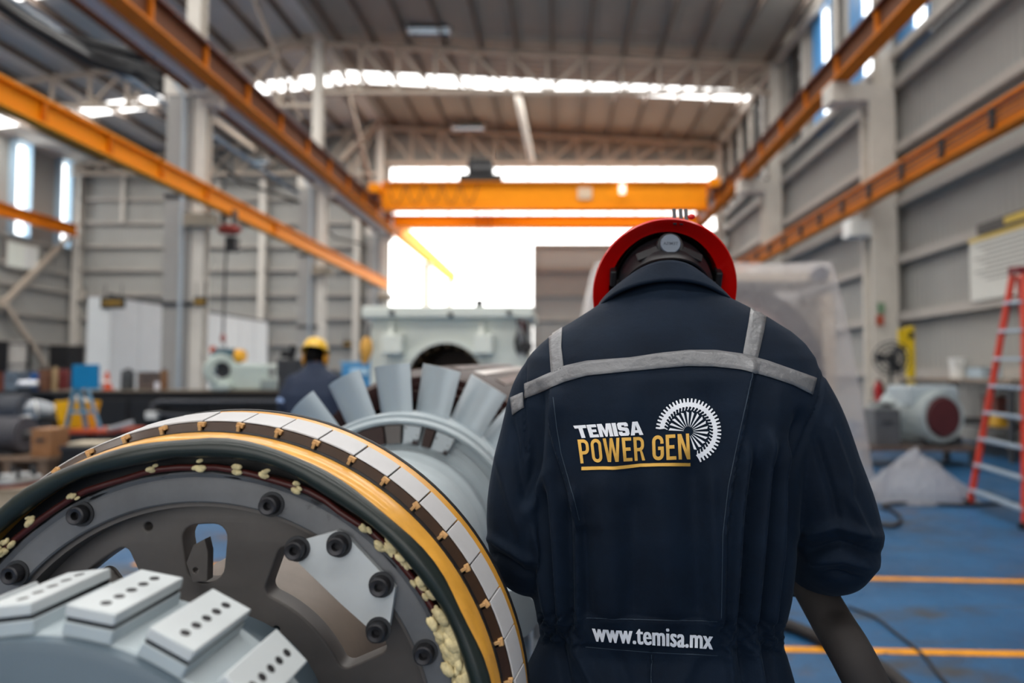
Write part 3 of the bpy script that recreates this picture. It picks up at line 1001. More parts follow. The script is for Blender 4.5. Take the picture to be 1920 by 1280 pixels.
circ = [(.299 * math.sin(2 * math.pi * k / 96), .299 * math.cos(2 * math.pi * k / 96)) for k in range(96)]
hub_c = [(.10 * math.sin(2 * math.pi * k / 48), .10 * math.cos(2 * math.pi * k / 48)) for k in range(48)]
holes = [kidney(-46, -26, .190, .262), kidney(-10.8, 4.4, .182, .262, .022), kidney(19.5, 66.5, .180, .252)]
for a in (82, 120, 158, 196, 234, 272, 300):
    holes.append(kidney(a, a + 22, .185, .255))
for (r, a, q) in ((.270, -19, .0085), (.150, 33, .007)):
    holes.append([(r * math.sin(math.radians(a)) + q * math.cos(k * math.pi / 6), r * math.cos(math.radians(a)) + q * math.sin(k * math.pi / 6)) for k in range(12)])
vs, fs = curve_mesh([circ, hub_c] + holes, extrude=.012, bevel=.003)
mb = MB(); mb.add([(x, y, z + .062) for (x, y, z) in vs], fs); rbuild(mb, 'spider_disc', m_spider, smooth=30, weld=True)
# lug with a hole standing in the top opening
lug = [rpx(*p, .05) for p in ((373, 1018), (392, 1008), (397, 1030), (396, 1082), (372, 1085), (360, 1050))]
hl = rpx(376, 1064, .05)
vs, fs = curve_mesh([lug, [(hl[0] + .005 * math.cos(k * .7854), hl[1] + .005 * math.sin(k * .7854)) for k in range(8)]], extrude=.006, bevel=.001)
mb = MB(); mb.add([(x, y, z + .046) for (x, y, z) in vs], fs); rbuild(mb, 'lug', m_spider, smooth=30, weld=True)
# terminal lever in the opening
mb = MB(); mb.tube([pol(.20, 4.0, .085), pol(.232, 3.2, .085), pol(.255, 4.6, .085)], [.013, .015, .010], 10); rbuild(mb, 'terminal', m_core, smooth=60)

# front coupling hub with its ring of bolted blocks
HS0, HS1 = -.225, -.12
mb = MB(); mb.lathe([(.0, -.232), (.218, -.232), (.2265, -.229), (.2290, -.224), (.2290, HS1), (.150, HS1 + .004), (.150, .06), (.0, .06)], 128)
hub = rbuild(mb, 'coupling_hub', m_hubp, smooth=30, weld=True)
mb = MB(); mb.lathe([(.2288, -.2225), (.2315, -.2205), (.2318, -.218), (.2318, HS1), (.2288, HS1)], 128, closed=True); rbuild(mb, 'hub_rim', m_pblue, smooth=30)
bw, bl, bh = .0452, .097, .0155
def block_part(th, mat, name, parent, w, l, r0, r1, s0, bevel):
    mb = MB()
    vs = []
    for (x, r, s) in ((-w / 2, r0, s0), (w / 2, r0, s0), (w / 2, r0, s0 + l), (-w / 2, r0, s0 + l), (-w / 2, r1, s0), (w / 2, r1, s0), (w / 2, r1, s0 + l), (-w / 2, r1, s0 + l)):
        t = math.radians(th)
        vs.append((x * math.cos(t) + r * math.sin(t), -x * math.sin(t) + r * math.cos(t), s))
    mb.add(vs, [(0, 3, 2, 1), (4, 5, 6, 7), (0, 1, 5, 4), (1, 2, 6, 5), (2, 3, 7, 6), (3, 0, 4, 7)])
    return rbuild(mb, name, mat, parent, smooth=30, bevel=bevel)
m_hole = M('bolt_hole_dark', (30, 30, 34), 0.5, var=0.1)
for k in range(21):
    th = 10.3 + 17.143 * k
    bk = block_part(th, m_blockw, 'hub_block', rotor, bw, bl, .2465, .2575, -.225, .0014)
    block_part(th, m_black, 'dark_gap_layer', bk, bw * .95, bl * .96, .2425, .2464, -.2235, .0005)  # black layer painted in for the dark gap between slab and base
    block_part(th, m_pblue, 'block_base', bk, bw, bl, .2300, .2424, -.2245, .0012)
    mb = MB()
    for q in range(5):
        s = -.225 + bl * (.16 + .17 * q)
        x = .002
        t = math.radians(th)
        def loc(r):
            return Vector((x * math.cos(t) + r * math.sin(t), -x * math.sin(t) + r * math.cos(t), s))
        mb.cyl(loc(.2555), loc(.25775), .0046, n=14)
    rbuild(mb, 'bolt_holes', m_hole, bk, smooth=40)

# shaft, fan hub, blades, rotor core
mb = MB(); mb.lathe([(.10, .06), (.178, .075), (.182, .09), (.182, .30)], 128)
rbuild(mb, 'shaft_drum', M('shaft_drum_tan', (128, 116, 106), 0.45, var=0.2, scale=7), smooth=40)
mb = MB(); mb.lathe([(.182, .30), (.182, .38), (.200, .46), (.212, .54), (.216, .68), (.219, .77), (.224, .785), (.234, .792), (.237, .805), (.234, .82), (.238, .84), (.240, .905), (.28, .91)], 128)
rbuild(mb, 'shaft_body', m_pblue, smooth=40)
mb = MB(); mb.lathe([(.235, .905), (.262, .905), (.264, .914), (.302, .914), (.306, .890), (.315, .884), (.320, .890), (.323, .896), (.330, .894), (.334, .902), (.334, .94), (.330, 1.03), (.25, 1.03)], 144, closed=True)
rbuild(mb, 'fan_hub', m_pblue, smooth=40)
m_wgt = M('balance_weight_scuffed', (176, 186, 192), 0.45, var=0.1, scale=12, dirt=((44, 34, 34), 0.5, 22))
for (a0, a1, m_) in ((2.5, 11.0, m_wgt), (13, 18, m_core), (19.0, 28.5, m_wgt), (-21, -8, m_core), (-7, 1, m_spider)):
    mb = tile_mesh('w', a0, a1, .303, .303, .886, .914, .256, 4); mb.build('balance_weight', m_, rotor, smooth=20, bevel=.001, weld=True)
def blade(th):
    mb = MB()
    n, m = 14, 8
    vs, fs = [], []
    for side in (1, -1):
        for j in range(m + 1):
            u = j / m
            r = .325 + .135 * u
            tw = math.radians(34 - 4 * u)
            ch = .128 + .010 * u
            for i in range(n + 1):
                c = i / n - .5
                x = c * ch
                cam_ = .020 * (1 - 4 * c * c)
                thk = side * .0035 * math.sqrt(max(0.0, 1 - (2 * c) ** 2) + .05)
                y = cam_ + thk
                X = x * math.cos(tw) - y * math.sin(tw)
                Sx = x * math.sin(tw) + y * math.cos(tw)
                rr = math.sqrt(max(0.01, r * r - X * X * .6))
                vs.append((X, rr, .985 - Sx))
    g = (n + 1) * (m + 1)
    for j in range(m):
        for i in range(n):
            a = j * (n + 1) + i
            fs.append((a, a + 1, a + n + 2, a + n + 1))
            fs.append((g + a, g + a + n + 1, g + a + n + 2, g + a + 1))
    for i in range(n):
        a = m * (n + 1) + i
        fs.append((a, a + 1, g + a + 1, g + a))
    for j in range(m):
        for i in (0, n):
            a = j * (n + 1) + i
            fs.append((a, a + n + 1, g + a + n + 1, g + a))
    t = math.radians(th)
    vs = [(x * math.cos(t) + y * math.sin(t), -x * math.sin(t) + y * math.cos(t), z) for (x, y, z) in vs]
    mb.add(vs, fs)
    rbuild(mb, 'fan_blade', m_blade, smooth=50, weld=True)
for k in range(21):
    blade(-6.0 + 17.143 * k)
mb = MB(); mb.lathe([(.28, 1.03), (.31, 1.05), (.31, 1.22), (.42, 1.26), (.445, 1.32), (.445, 2.9), (.40, 2.95), (.2, 2.95), (.2, 3.6), (.0, 3.6)], 96)
core = rbuild(mb, 'rotor_core', m_core, smooth=40)
m_wed = M('slot_wedge_silver', (176, 172, 168), 0.35, metal=0.4, var=0.15, scale=12)
for k in range(36):
    th = -175 + k * 10
    mb = tile_mesh('sw', th, th + 4.6, .449, .449, 1.34, 2.85, .442, 2); mb.build('slot_wedge', m_wed if k % 2 else M('slot_wedge_brown', (70, 46, 40), 0.4), core, smooth=20)
for k in range(3):
    mb = MB(); mb.lathe([(.35, 1.12 + .045 * k), (.38 + .02 * k, 1.11 + .045 * k), (.38 + .02 * k, 1.14 + .045 * k), (.35, 1.15 + .045 * k)], 96, closed=True); rbuild(mb, 'end_winding', M('winding_maroon', (50, 26, 24), 0.4, var=0.3, scale=20), smooth=50)

# cradles that carry the rotor
for (s, r) in ((.26, .182 * KR), (2.0, .449 * KR)):
    c = RP(0, 0, s)
    t = T('rotor_cradle', 'black steel cradle under the %s of the rotor' % ('shaft' if s < 1 else 'core'), 'stand', (c.x, c.y, 0))
    zt = c.z - r * .86
    mb = MB(); mb.box((c.x, c.y, .04), (.9, .16, .08)); mb.build('base', m_black, t, smooth=None, bevel=.005)
    for q in (-1, 1):
        mb = MB(); mb.bar((c.x + q * .38, c.y, .08), (c.x + q * (r * .5 + .02), c.y, zt - .02), .1, .1, (0, 1, 0)); mb.build('leg', m_black, t, smooth=None)
        mb = MB(); mb.cyl((c.x + q * (r * .5 + .012), c.y - .05, zt - .052), (c.x + q * (r * .5 + .012), c.y + .05, zt - .052), .04, n=16); mb.build('roller', m_steel, t)
    mb = MB(); mb.bar((c.x - .3, c.y, .35), (c.x + .3, c.y, .35), .07, .07); mb.build('tie_bar', m_black, t, smooth=None)
# ================================================================== PEOPLE
def remesh(mb, voxel, smooth_it=6, factor=0.5):
    me = mb.mesh('tmp')
    bm = bmesh.new(); bm.from_mesh(me)
    bmesh.ops.recalc_face_normals(bm, faces=bm.faces)
    bm.to_mesh(me); bm.free()
    o = bpy.data.objects.new('tmp', me)
    COL.objects.link(o)
    r = o.modifiers.new('r', 'REMESH'); r.mode = 'VOXEL'; r.voxel_size = voxel; r.adaptivity = 0
    s = o.modifiers.new('s', 'SMOOTH'); s.factor = factor; s.iterations = smooth_it
    dg = bpy.context.evaluated_depsgraph_get()
    out = bpy.data.meshes.new_from_object(o.evaluated_get(dg))
    bpy.data.objects.remove(o); bpy.data.meshes.remove(me)
    return out


def loft(mb, rows, n=64):
    """rows: (centre, half width x, back depth, front depth, exponent)"""
    vs, fs = [], []
    for (c, hx, hb, hf, e) in rows:
        for k in range(n):
            a = 2 * math.pi * k / n
            ca, sa = math.cos(a), math.sin(a)
            x = hx * math.copysign(abs(ca) ** (2 / e), ca)
            y = (hf if sa > 0 else hb) * math.copysign(abs(sa) ** (2 / e), sa)
            vs.append((c[0] + x, c[1] + y, c[2]))
    m = len(rows)
    for j in range(m - 1):
        for k in range(n):
            fs.append((j * n + k, j * n + (k + 1) % n, (j + 1) * n + (k + 1) % n, (j + 1) * n + k))
    fs += [tuple(range(n - 1, -1, -1)), tuple(range((m - 1) * n, m * n))]
    mb.add(vs, fs)


def limb(mb, pts, n=20):
    """tapered tube with round ends through (point, radius)"""
    P_ = [Vector(p) for p, r in pts]; R_ = [r for p, r in pts]
    # smooth (Catmull-Rom) path
    path, rad = [], []
    for i in range(len(P_) - 1):
        p0, p1, p2, p3 = P_[max(i - 1, 0)], P_[i], P_[i + 1], P_[min(i + 2, len(P_) - 1)]
        for k in range(6):
            t = k / 6
            path.append(0.5 * ((2 * p1) + (p2 - p0) * t + (2 * p0 - 5 * p1 + 4 * p2 - p3) * t * t + (3 * p1 - p0 - 3 * p2 + p3) * t ** 3))
            rad.append(R_[i] + (R_[i + 1] - R_[i]) * t)
    path.append(P_[-1]); rad.append(R_[-1])
    mb.tube(path, rad, n)
    mb.sphere(path[0], rad[0] * .999, 16, 10); mb.sphere(path[-1], rad[-1] * .999, 16, 10)


def hand(mb, wrist, d, nrm, side, curl=0.9, sc=1.0):
    """palm from wrist along d, back of hand facing nrm; five curled fingers"""
    d = Vector(d).normalized(); nrm = Vector(nrm); nrm = (nrm - d * nrm.dot(d)).normalized()
    s = d.cross(nrm) * side
    wrist = Vector(wrist)
    limb(mb, [(wrist, .026 * sc), (wrist + d * .03 * sc, .026 * sc)], 12)
    for q in (-1.5, -.5, .5, 1.5):
        limb(mb, [(wrist + d * .02 * sc + s * q * .012 * sc, .013 * sc), (wrist + d * .088 * sc + s * q * .019 * sc, .0125 * sc)], 10)
    for q, L in ((-1.5, .9), (-.5, 1.0), (.5, .95), (1.5, .75)):
        p = wrist + d * .09 * sc + s * q * .0195 * sc
        a = .35
        pts = [(p, .0095 * sc)]
        for seg in (.042, .027, .021):
            dd = d * math.cos(a) - nrm * math.sin(a)
            p = p + dd * seg * L * sc
            pts.append((p, .0088 * sc if seg > .025 else .0078 * sc))
            a += curl
        limb(mb, pts, 10)
    p = wrist + d * .03 * sc + s * 1.9 * .016 * sc
    q1 = p + (d * .55 + s * .75 - nrm * .3).normalized() * .038 * sc
    q2 = q1 + (d * .8 + s * .1 - nrm * .6).normalized() * .03 * sc
    q3 = q2 + (d * .6 - s * .35 - nrm * .7).normalized() * .024 * sc
    limb(mb, [(p, .014 * sc), (q1, .0115 * sc), (q2, .010 * sc), (q3, .0085 * sc)], 10)


m_navy = bpy.data.materials.new('navy_coverall_cloth'); m_navy.use_nodes = True
nt = m_navy.node_tree; N, L = nt.nodes, nt.links
b = N['Principled BSDF']
b.inputs['Roughness'].default_value = 0.75
b.inputs['Specular IOR Level'].default_value = 0.12
b.inputs['Sheen Weight'].default_value = 0.04
b.inputs['Sheen Roughness'].default_value = 0.5
b.inputs['Sheen Tint'].default_value = (0.45, 0.62, 0.85, 1)
tc = N.new('ShaderNodeTexCoord')
L.new(ramp(noise(9, 6).outputs['Fac'], 0.3, 0.75, lin((10, 20, 33)), lin((16, 30, 47))), b.inputs['Base Color'])
n1 = noise(70, 4); n2 = noise(900, 2)
ad = N.new('ShaderNodeMath'); ad.operation = 'MULTIPLY_ADD'; ad.inputs[1].default_value = 0.35
L.new(n2.outputs['Fac'], ad.inputs[0]); L.new(n1.outputs['Fac'], ad.inputs[2])
bp = N.new('ShaderNodeBump'); bp.inputs['Strength'].default_value = 0.32; bp.inputs['Distance'].default_value = 0.0016
L.new(ad.outputs[0], bp.inputs['Height']); L.new(bp.outputs['Normal'], b.inputs['Normal'])
m_refl_tape = M('reflective_tape', (104, 106, 110), 0.38, var=0.14, scale=30, bump=0.9, bscale=38, spec=0.6, bdist=0.006)
m_gold = M('gold_print', (208, 162, 72), 0.38, metal=0.35, var=0.12, scale=14)
m_print = M('white_print', (232, 236, 244), 0.45, var=0.03)
m_skin = M('skin_brown', (150, 100, 76), 0.5, var=0.1, scale=20)
m_hair = M('black_hair', (8, 7, 7), 0.7, var=0.3, scale=80, bump=0.6, bscale=200, spec=0.1)
m_red = M('red_helmet', (208, 8, 4), 0.32, var=0.05, scale=8, coat=0.3)
m_strap = M('helmet_harness_black', (30, 30, 34), 0.45, var=0.1)
m_boot = M('black_boot', (20, 19, 18), 0.45, var=0.2)

man = T('person', 'man in navy coverall and red hard hat seen from behind, head bowed', 'person', (0.16, 1.06, 0))
YM = 1.05
rows_px = [
    (1300, 976, 1490, 1.05, .118, .115, 2.4), (1262, 984, 1482, 1.05, .112, .11, 2.4), (1222, 1002, 1470, 1.05, .103, .10, 2.4), (1190, 1014, 1461, 1.05, .098, .098, 2.4), (1160, 1008, 1466, 1.05, .102, .10, 2.4),
    (1110, 1000, 1474, 1.05, .112, .105, 2.5), (1050, 995, 1480, 1.05, .120, .11, 2.5), (980, 991, 1486, 1.05, .127, .115, 2.5), (900, 987, 1496, 1.055, .132, .12, 2.5), (820, 981, 1510, 1.06, .133, .12, 2.5),
    (760, 974, 1522, 1.065, .130, .118, 2.5), (710, 974, 1530, 1.072, .124, .11, 2.4), (672, 988, 1522, 1.08, .114, .105, 2.3), (645, 1012, 1504, 1.087, .104, .10, 2.2), (622, 1040, 1480, 1.093, .095, .094, 2.1),
    (600, 1078, 1446, 1.10, .087, .088, 2.0), (580, 1112, 1408, 1.108, .080, .083, 2.0), (560, 1142, 1368, 1.115, .074, .078, 2.0), (535, 1168, 1335, 1.122, .068, .073, 2.0), (512, 1184, 1310, 1.13, .062, .068, 2.0)]
rows = []
for (py, xl, xr, Y, hb, hf, e) in rows_px:
    a, c = P(xl, py, Y), P(xr, py, Y)
    rows.append((Vector(((a.x + c.x) / 2, Y, a.z)), (c.x - a.x) / 2, hb, hf, e))
body = MB()
loft(body, rows, 96)
limb(body, [(P(1440, 700, 1.08), .068), (P(1470, 745, 1.06), .068), (P(1502, 800, 1.045), .064), (P(1534, 880, 1.035), .062), (P(1562, 955, 1.03), .062), (P(1572, 1012, 1.035), .062), (P(1560, 1042, 1.07), .058), (P(1520, 1062, 1.16), .050), (P(1462, 1068, 1.27), .042)], 28)
limb(body, [(P(1060, 705, 1.085), .066), (P(1032, 750, 1.065), .064), (P(1010, 820, 1.05), .060), (P(992, 905, 1.04), .059), (P(986, 965, 1.035), .059), (P(992, 1030, 1.04), .058), (P(1004, 1050, 1.08), .055), (P(1024, 1058, 1.17), .048), (P(1050, 1056, 1.28), .041)], 28)
for q in (-1, 1):
    x0 = rows[0][0].x
    limb(body, [((x0 + q * .095, 1.055, .90), .112), ((x0 + q * .10, 1.05, .75), .104), ((x0 + q * .11, 1.035, .50), .088), ((x0 + q * .115, 1.06, .25), .086), ((x0 + q * .118, 1.075, .13), .084)], 24)
me = remesh(body, .0034, 6, .5)
n = len(me.vertices)
co = np.empty(n * 3); me.vertices.foreach_get('co', co); co = co.reshape(-1, 3)
no = np.empty(n * 3); me.vertices.foreach_get('normal', no); no = no.reshape(-1, 3)
px, py = project(co)
back = np.clip(-no[:, 1] * 2.2, 0, 1) * (co[:, 1] < 1.09)
disp = np.zeros(n)


def sstep(x, a, b_):
    t = np.clip((x - a) / (b_ - a), 0, 1)
    return t * t * (3 - 2 * t)


def fold(pts, w, amp, kind='ridge', fade=40, side=1):
    global disp
    p = np.array(pts, float)
    if abs(p[-1, 1] - p[0, 1]) >= abs(p[-1, 0] - p[0, 0]):
        if p[0, 1] > p[-1, 1]:
            p = p[::-1]
        d = px - np.interp(py, p[:, 1], p[:, 0]); q, lo, hi = py, p[0, 1], p[-1, 1]
    else:
        if p[0, 0] > p[-1, 0]:
            p = p[::-1]
        d = py - np.interp(px, p[:, 0], p[:, 1]); q, lo, hi = px, p[0, 0], p[-1, 0]
    m = sstep(q, lo - fade, lo + fade * .4) * (1 - sstep(q, hi - fade * .4, hi + fade))
    if kind == 'ridge':
        f = np.exp(-(d / w) ** 2)
    elif kind == 'step':
        dd = d * side
        f = np.where(dd > 0, np.exp(-dd / w), np.exp(-(dd / 5.0) ** 2))
    elif kind == 'seam':
        f = -np.exp(-(d / w) ** 2)
    disp += amp * .0022 * f * m * back


# soft large undulation
for (pts, w, a) in (
    ([(1130, 900), (1148, 1150)], 26, 4.5), ([(1190, 940), (1185, 1150)], 20, -3.5), ([(1235, 900), (1262, 1150)], 28, 3.5), ([(1300, 880), (1312, 1150)], 22, -4.0), ([(1090, 960), (1100, 1150)], 14, -4.0),
    ([(1330, 900), (1338, 1165)], 14, 3.5),
    ([(1398, 850), (1384, 960), (1372, 1165)], 10, 6.5), ([(1418, 880), (1402, 1000), (1390, 1165)], 8, -6.0), ([(1440, 830), (1424, 1000), (1410, 1165)], 10, 7.0), ([(1452, 900), (1440, 1030), (1426, 1165)], 7, -6.0), ([(1474, 850), (1458, 1030), (1442, 1165)], 10, 7.0), ([(1480, 960), (1466, 1060), (1455, 1165)], 6, -5),
    ([(1000, 1000), (1022, 1100), (1034, 1165)], 9, 5.0), ([(1036, 890), (1046, 1040), (1050, 1165)], 10, 5.5), ([(1020, 930), (1034, 1060), (1042, 1165)], 7, -5.0), ([(1062, 960), (1066, 1080), (1068, 1165)], 9, -5.0), ([(1080, 930), (1084, 1060), (1084, 1165)], 8, 4.5),
    ([(1045, 760), (1030, 880), (990, 960)], 14, 4.0), ([(1010, 740), (1005, 860), (990, 930)], 12, -5),
    ([(1500, 790), (1480, 900), (1478, 1010)], 12, -7), ([(1462, 730), (1450, 850)], 18, 3.0),
    ([(1180, 730), (1160, 860)], 30, 2.5), ([(1330, 740), (1370, 860)], 26, -2.5), ([(1240, 560), (1235, 640)], 60, 2.0),
    # trousers below the belt
    ([(1366, 1215), (1372, 1300)], 9, 5), ([(1390, 1215), (1402, 1300)], 8, -5), ([(1412, 1215), (1428, 1300)], 9, 6), ([(1438, 1215), (1452, 1300)], 8, -5), ([(1080, 1215), (1120, 1300)], 12, 5), ([(1050, 1215), (1070, 1300)], 9, -5), ([(1300, 1230), (1270, 1300)], 18, 3), ([(1160, 1230), (1180, 1300)], 14, -2.5),
    # right sleeve
    ([(1520, 1000), (1570, 985), (1632, 1005)], 11, 5), ([(1525, 1030), (1575, 1018), (1636, 1036)], 9, -5), ([(1530, 1052), (1580, 1048), (1625, 1062)], 9, 4), ([(1555, 800), (1590, 900)], 9, 3), ([(1530, 820), (1560, 920), (1570, 975)], 9, -3.5), ([(1590, 930), (1620, 990)], 9, 3.5), ([(1560, 1075), (1600, 1085)], 7, -4),
    # left sleeve
    ([(935, 860), (975, 1000)], 9, 3), ([(960, 800), (980, 920)], 9, -3.5), ([(925, 1010), (985, 1050)], 9, 4), ([(930, 1040), (985, 1075)], 8, -4)):
    fold(pts, w, a)
fold([(1411, 690), (1398, 750), (1385, 820), (1366, 910), (1355, 1000), (1352, 1160)], 26, 5.0, 'step', 20, -1)
fold([(1037, 735), (1043, 800), (1052, 850), (1072, 920), (1086, 985)], 26, 5.0, 'step', 20, 1)
fold([(1546, 690), (1538, 740), (1516, 800), (1500, 860)], 3.5, 2.2, 'seam', 15)
fold([(984, 680), (982, 760), (985, 850)], 3.5, 2.2, 'seam', 15)
fold([(1222, 1222), (1222, 1300)], 3, 1.8, 'seam', 6)
# gathered waistband with flat print panel in the middle
bandc = 1187 + (px - 1237) * .035
mB = (1 - sstep(np.abs(py - bandc), 24, 34))
ruch = np.maximum(1 - sstep(px, 1078, 1096), sstep(px, 1340, 1354))
ph = px + 5 * np.sin(py * .21 + px * .05)
disp += back * mB * ruch * (.0024 * np.sin(ph * 2 * np.pi / 17.0) + .0012 * np.sin(ph * 2 * np.pi / 29.0 + py * .08))
disp += back * mB * (1 - ruch) * .0022
for off in (-28, 28):
    disp -= back * .0022 * np.exp(-((py - bandc - off) / 4.0) ** 2) * (px > 1000) * (px < 1475)
# fine random crumple
from mathutils import noise as mnoise
cr = np.array([mnoise.noise(Vector((v[0] * 16, v[1] * 16, v[2] * 9))) for v in co])
disp += cr * .0026
co2 = co + no * disp[:, None]
me.vertices.foreach_set('co', co2.ravel())
me.update()
cover = place(me, 'coverall', m_navy, (0, 0, 0), man, smooth=60)
bvh = BVHTree.FromPolygons([tuple(v) for v in co2], [tuple(p.vertices) for p in me.polygons])
CAMP = Vector((0, 0, HC))


def drape_pt(x, y, off):
    q = P(x, y, 1.0) - CAMP
    q.normalize()
    h = bvh.ray_cast(CAMP, q)
    if h[0] is None:
        return None
    nn = h[1]
    if nn.dot(q) > 0:
        nn = -nn
    return h[0] + nn * off


def drape_mesh(name, vs, fs, mat, off=.0011, parent=None, thick=0.0, maxlen=6.0, label=None):
    """flat pixel-laid print pressed on the cloth surface"""
    bm = bmesh.new()
    bv = [bm.verts.new((v[0], v[1], 0)) for v in vs]
    for f in fs:
        try:
            bm.faces.new([bv[i] for i in f])
        except ValueError:
            pass
    bmesh.ops.remove_doubles(bm, verts=bm.verts, dist=1e-4)
    for _ in range(7):
        bmesh.ops.triangulate(bm, faces=bm.faces)
        es = [e for e in bm.edges if e.calc_length() > maxlen]
        if not es:
            break
        bmesh.ops.subdivide_edges(bm, edges=es, cuts=1)
    bmesh.ops.triangulate(bm, faces=bm.faces)
    bad = []
    for v in bm.verts:
        p = drape_pt(v.co.x, v.co.y, off)
        if p is None:
            bad.append(v)
        else:
            v.co = p
    if bad:
        bmesh.ops.delete(bm, geom=bad, context='VERTS')
    bmesh.ops.recalc_face_normals(bm, faces=bm.faces)
    o_me = bpy.data.meshes.new(name)
    bm.to_mesh(o_me); bm.free()
    if len(o_me.polygons) and o_me.polygons[0].normal.y > 0:
        o_me.flip_normals()
    o = place(o_me, name, mat, (0, 0, 0), parent or cover, smooth=60, label=label)
    if thick:
        s = o.modifiers.new('s', 'SOLIDIFY'); s.thickness = thick; s.offset = 0
    return o


def strip_px(top, bot, n=60):
    """grid between two pixel polylines"""
    def res(pl):
        p = np.array(pl, float)
        d = np.r_[0, np.cumsum(np.hypot(*np.diff(p, axis=0).T))]
        s = np.linspace(0, d[-1], n + 1)
        return np.c_[np.interp(s, d, p[:, 0]), np.interp(s, d, p[:, 1])]
    a, c = res(top), res(bot)
    vs, fs = [], []
    m = 4
    for i in range(n + 1):
        for j in range(m + 1):
            vs.append(tuple(a[i] + (c[i] - a[i]) * j / m))
    for i in range(n):
        for j in range(m):
            q = i * (m + 1) + j
            fs.append((q, q + 1, q + m + 2, q + m + 1))
    return vs, fs


# reflective tape
vs, fs = strip_px([(983, 720), (1035, 698), (1060, 686), (1100, 677), (1180, 671), (1240, 662), (1290, 657), (1340, 657), (1392, 664), (1440, 677), (1488, 694), (1530, 709)], [(983, 748), (1035, 727), (1060, 716), (1100, 705), (1180, 697), (1240, 691), (1290, 687), (1340, 688), (1392, 694), (1440, 707), (1486, 722), (1522, 740)], 110)
drape_mesh('reflective_band', vs, fs, m_refl_tape, .0016, thick=.0007, maxlen=14, label='grey reflective band across the back')
vs, fs = strip_px([(958, 746), (980, 736)], [(962, 778), (982, 764)], 8)
drape_mesh('reflective_band', vs, fs, m_refl_tape, .0017, thick=.0007, maxlen=14)
vs, fs = strip_px([(1030, 628), (1031, 660), (1034, 700)], [(1055, 612), (1053, 650), (1058, 690)], 30)
drape_mesh('reflective_strap', vs, fs, m_refl_tape, .0016, thick=.0007, maxlen=14)
vs, fs = strip_px([(1407, 578), (1402, 610), (1392, 665)], [(1437, 588), (1432, 620), (1420, 673)], 30)
drape_mesh('reflective_strap', vs, fs, m_refl_tape, .0016, thick=.0007, maxlen=14)
m_stitch = M('seam_thread', (38, 54, 70), 0.7, var=0.1)


def seam(pl, w=1.6, off=.0012):
    p = [Vector((a, c)) for a, c in pl]
    vs, fs = strip_px([(a - w / 2, c) for a, c in pl] if abs(pl[-1][1] - pl[0][1]) > abs(pl[-1][0] - pl[0][0]) else [(a, c - w / 2) for a, c in pl], [(a + w / 2, c) for a, c in pl] if abs(pl[-1][1] - pl[0][1]) > abs(pl[-1][0] - pl[0][0]) else [(a, c + w / 2) for a, c in pl], 60)
    drape_mesh('seam', vs, fs, m_stitch, off, maxlen=14)


seam([(1411, 700), (1398, 760), (1385, 820), (1366, 910), (1355, 1000), (1352, 1158)], 1.4)
seam([(1037, 745), (1043, 800), (1052, 850), (1072, 920), (1085, 975)], 1.4)
seam([(1100, 1158), (1200, 1161), (1345, 1164)], 1.2)
seam([(1098, 1212), (1220, 1222), (1345, 1228)], 1.2)
seam([(1222, 1226), (1221, 1279)], 1.2)

# ---- prints
def quad_map(vs, q):
    """unit box (0..1, y up) -> pixel quad q = (tl, tr, br, bl)"""
    xs = [v[0] for v in vs]; ys = [v[1] for v in vs]
    x0, x1, y0, y1 = min(xs), max(xs), min(ys), max(ys)
    out = []
    for v in vs:
        u, w = (v[0] - x0) / (x1 - x0), (v[1] - y0) / (y1 - y0)
        a = Vector(q[3]) * (1 - u) + Vector(q[2]) * u
        c = Vector(q[0]) * (1 - u) + Vector(q[1]) * u
        r = a * (1 - w) + c * w
        out.append((r.x, r.y))
    return out


def rarc(cx, cy, r, a0, a1, n=6, ry=None):
    ry = ry or r
    return [(cx + r * math.cos(math.radians(a0 + (a1 - a0) * k / n)), cy + ry * math.sin(math.radians(a0 + (a1 - a0) * k / n))) for k in range(n + 1)]


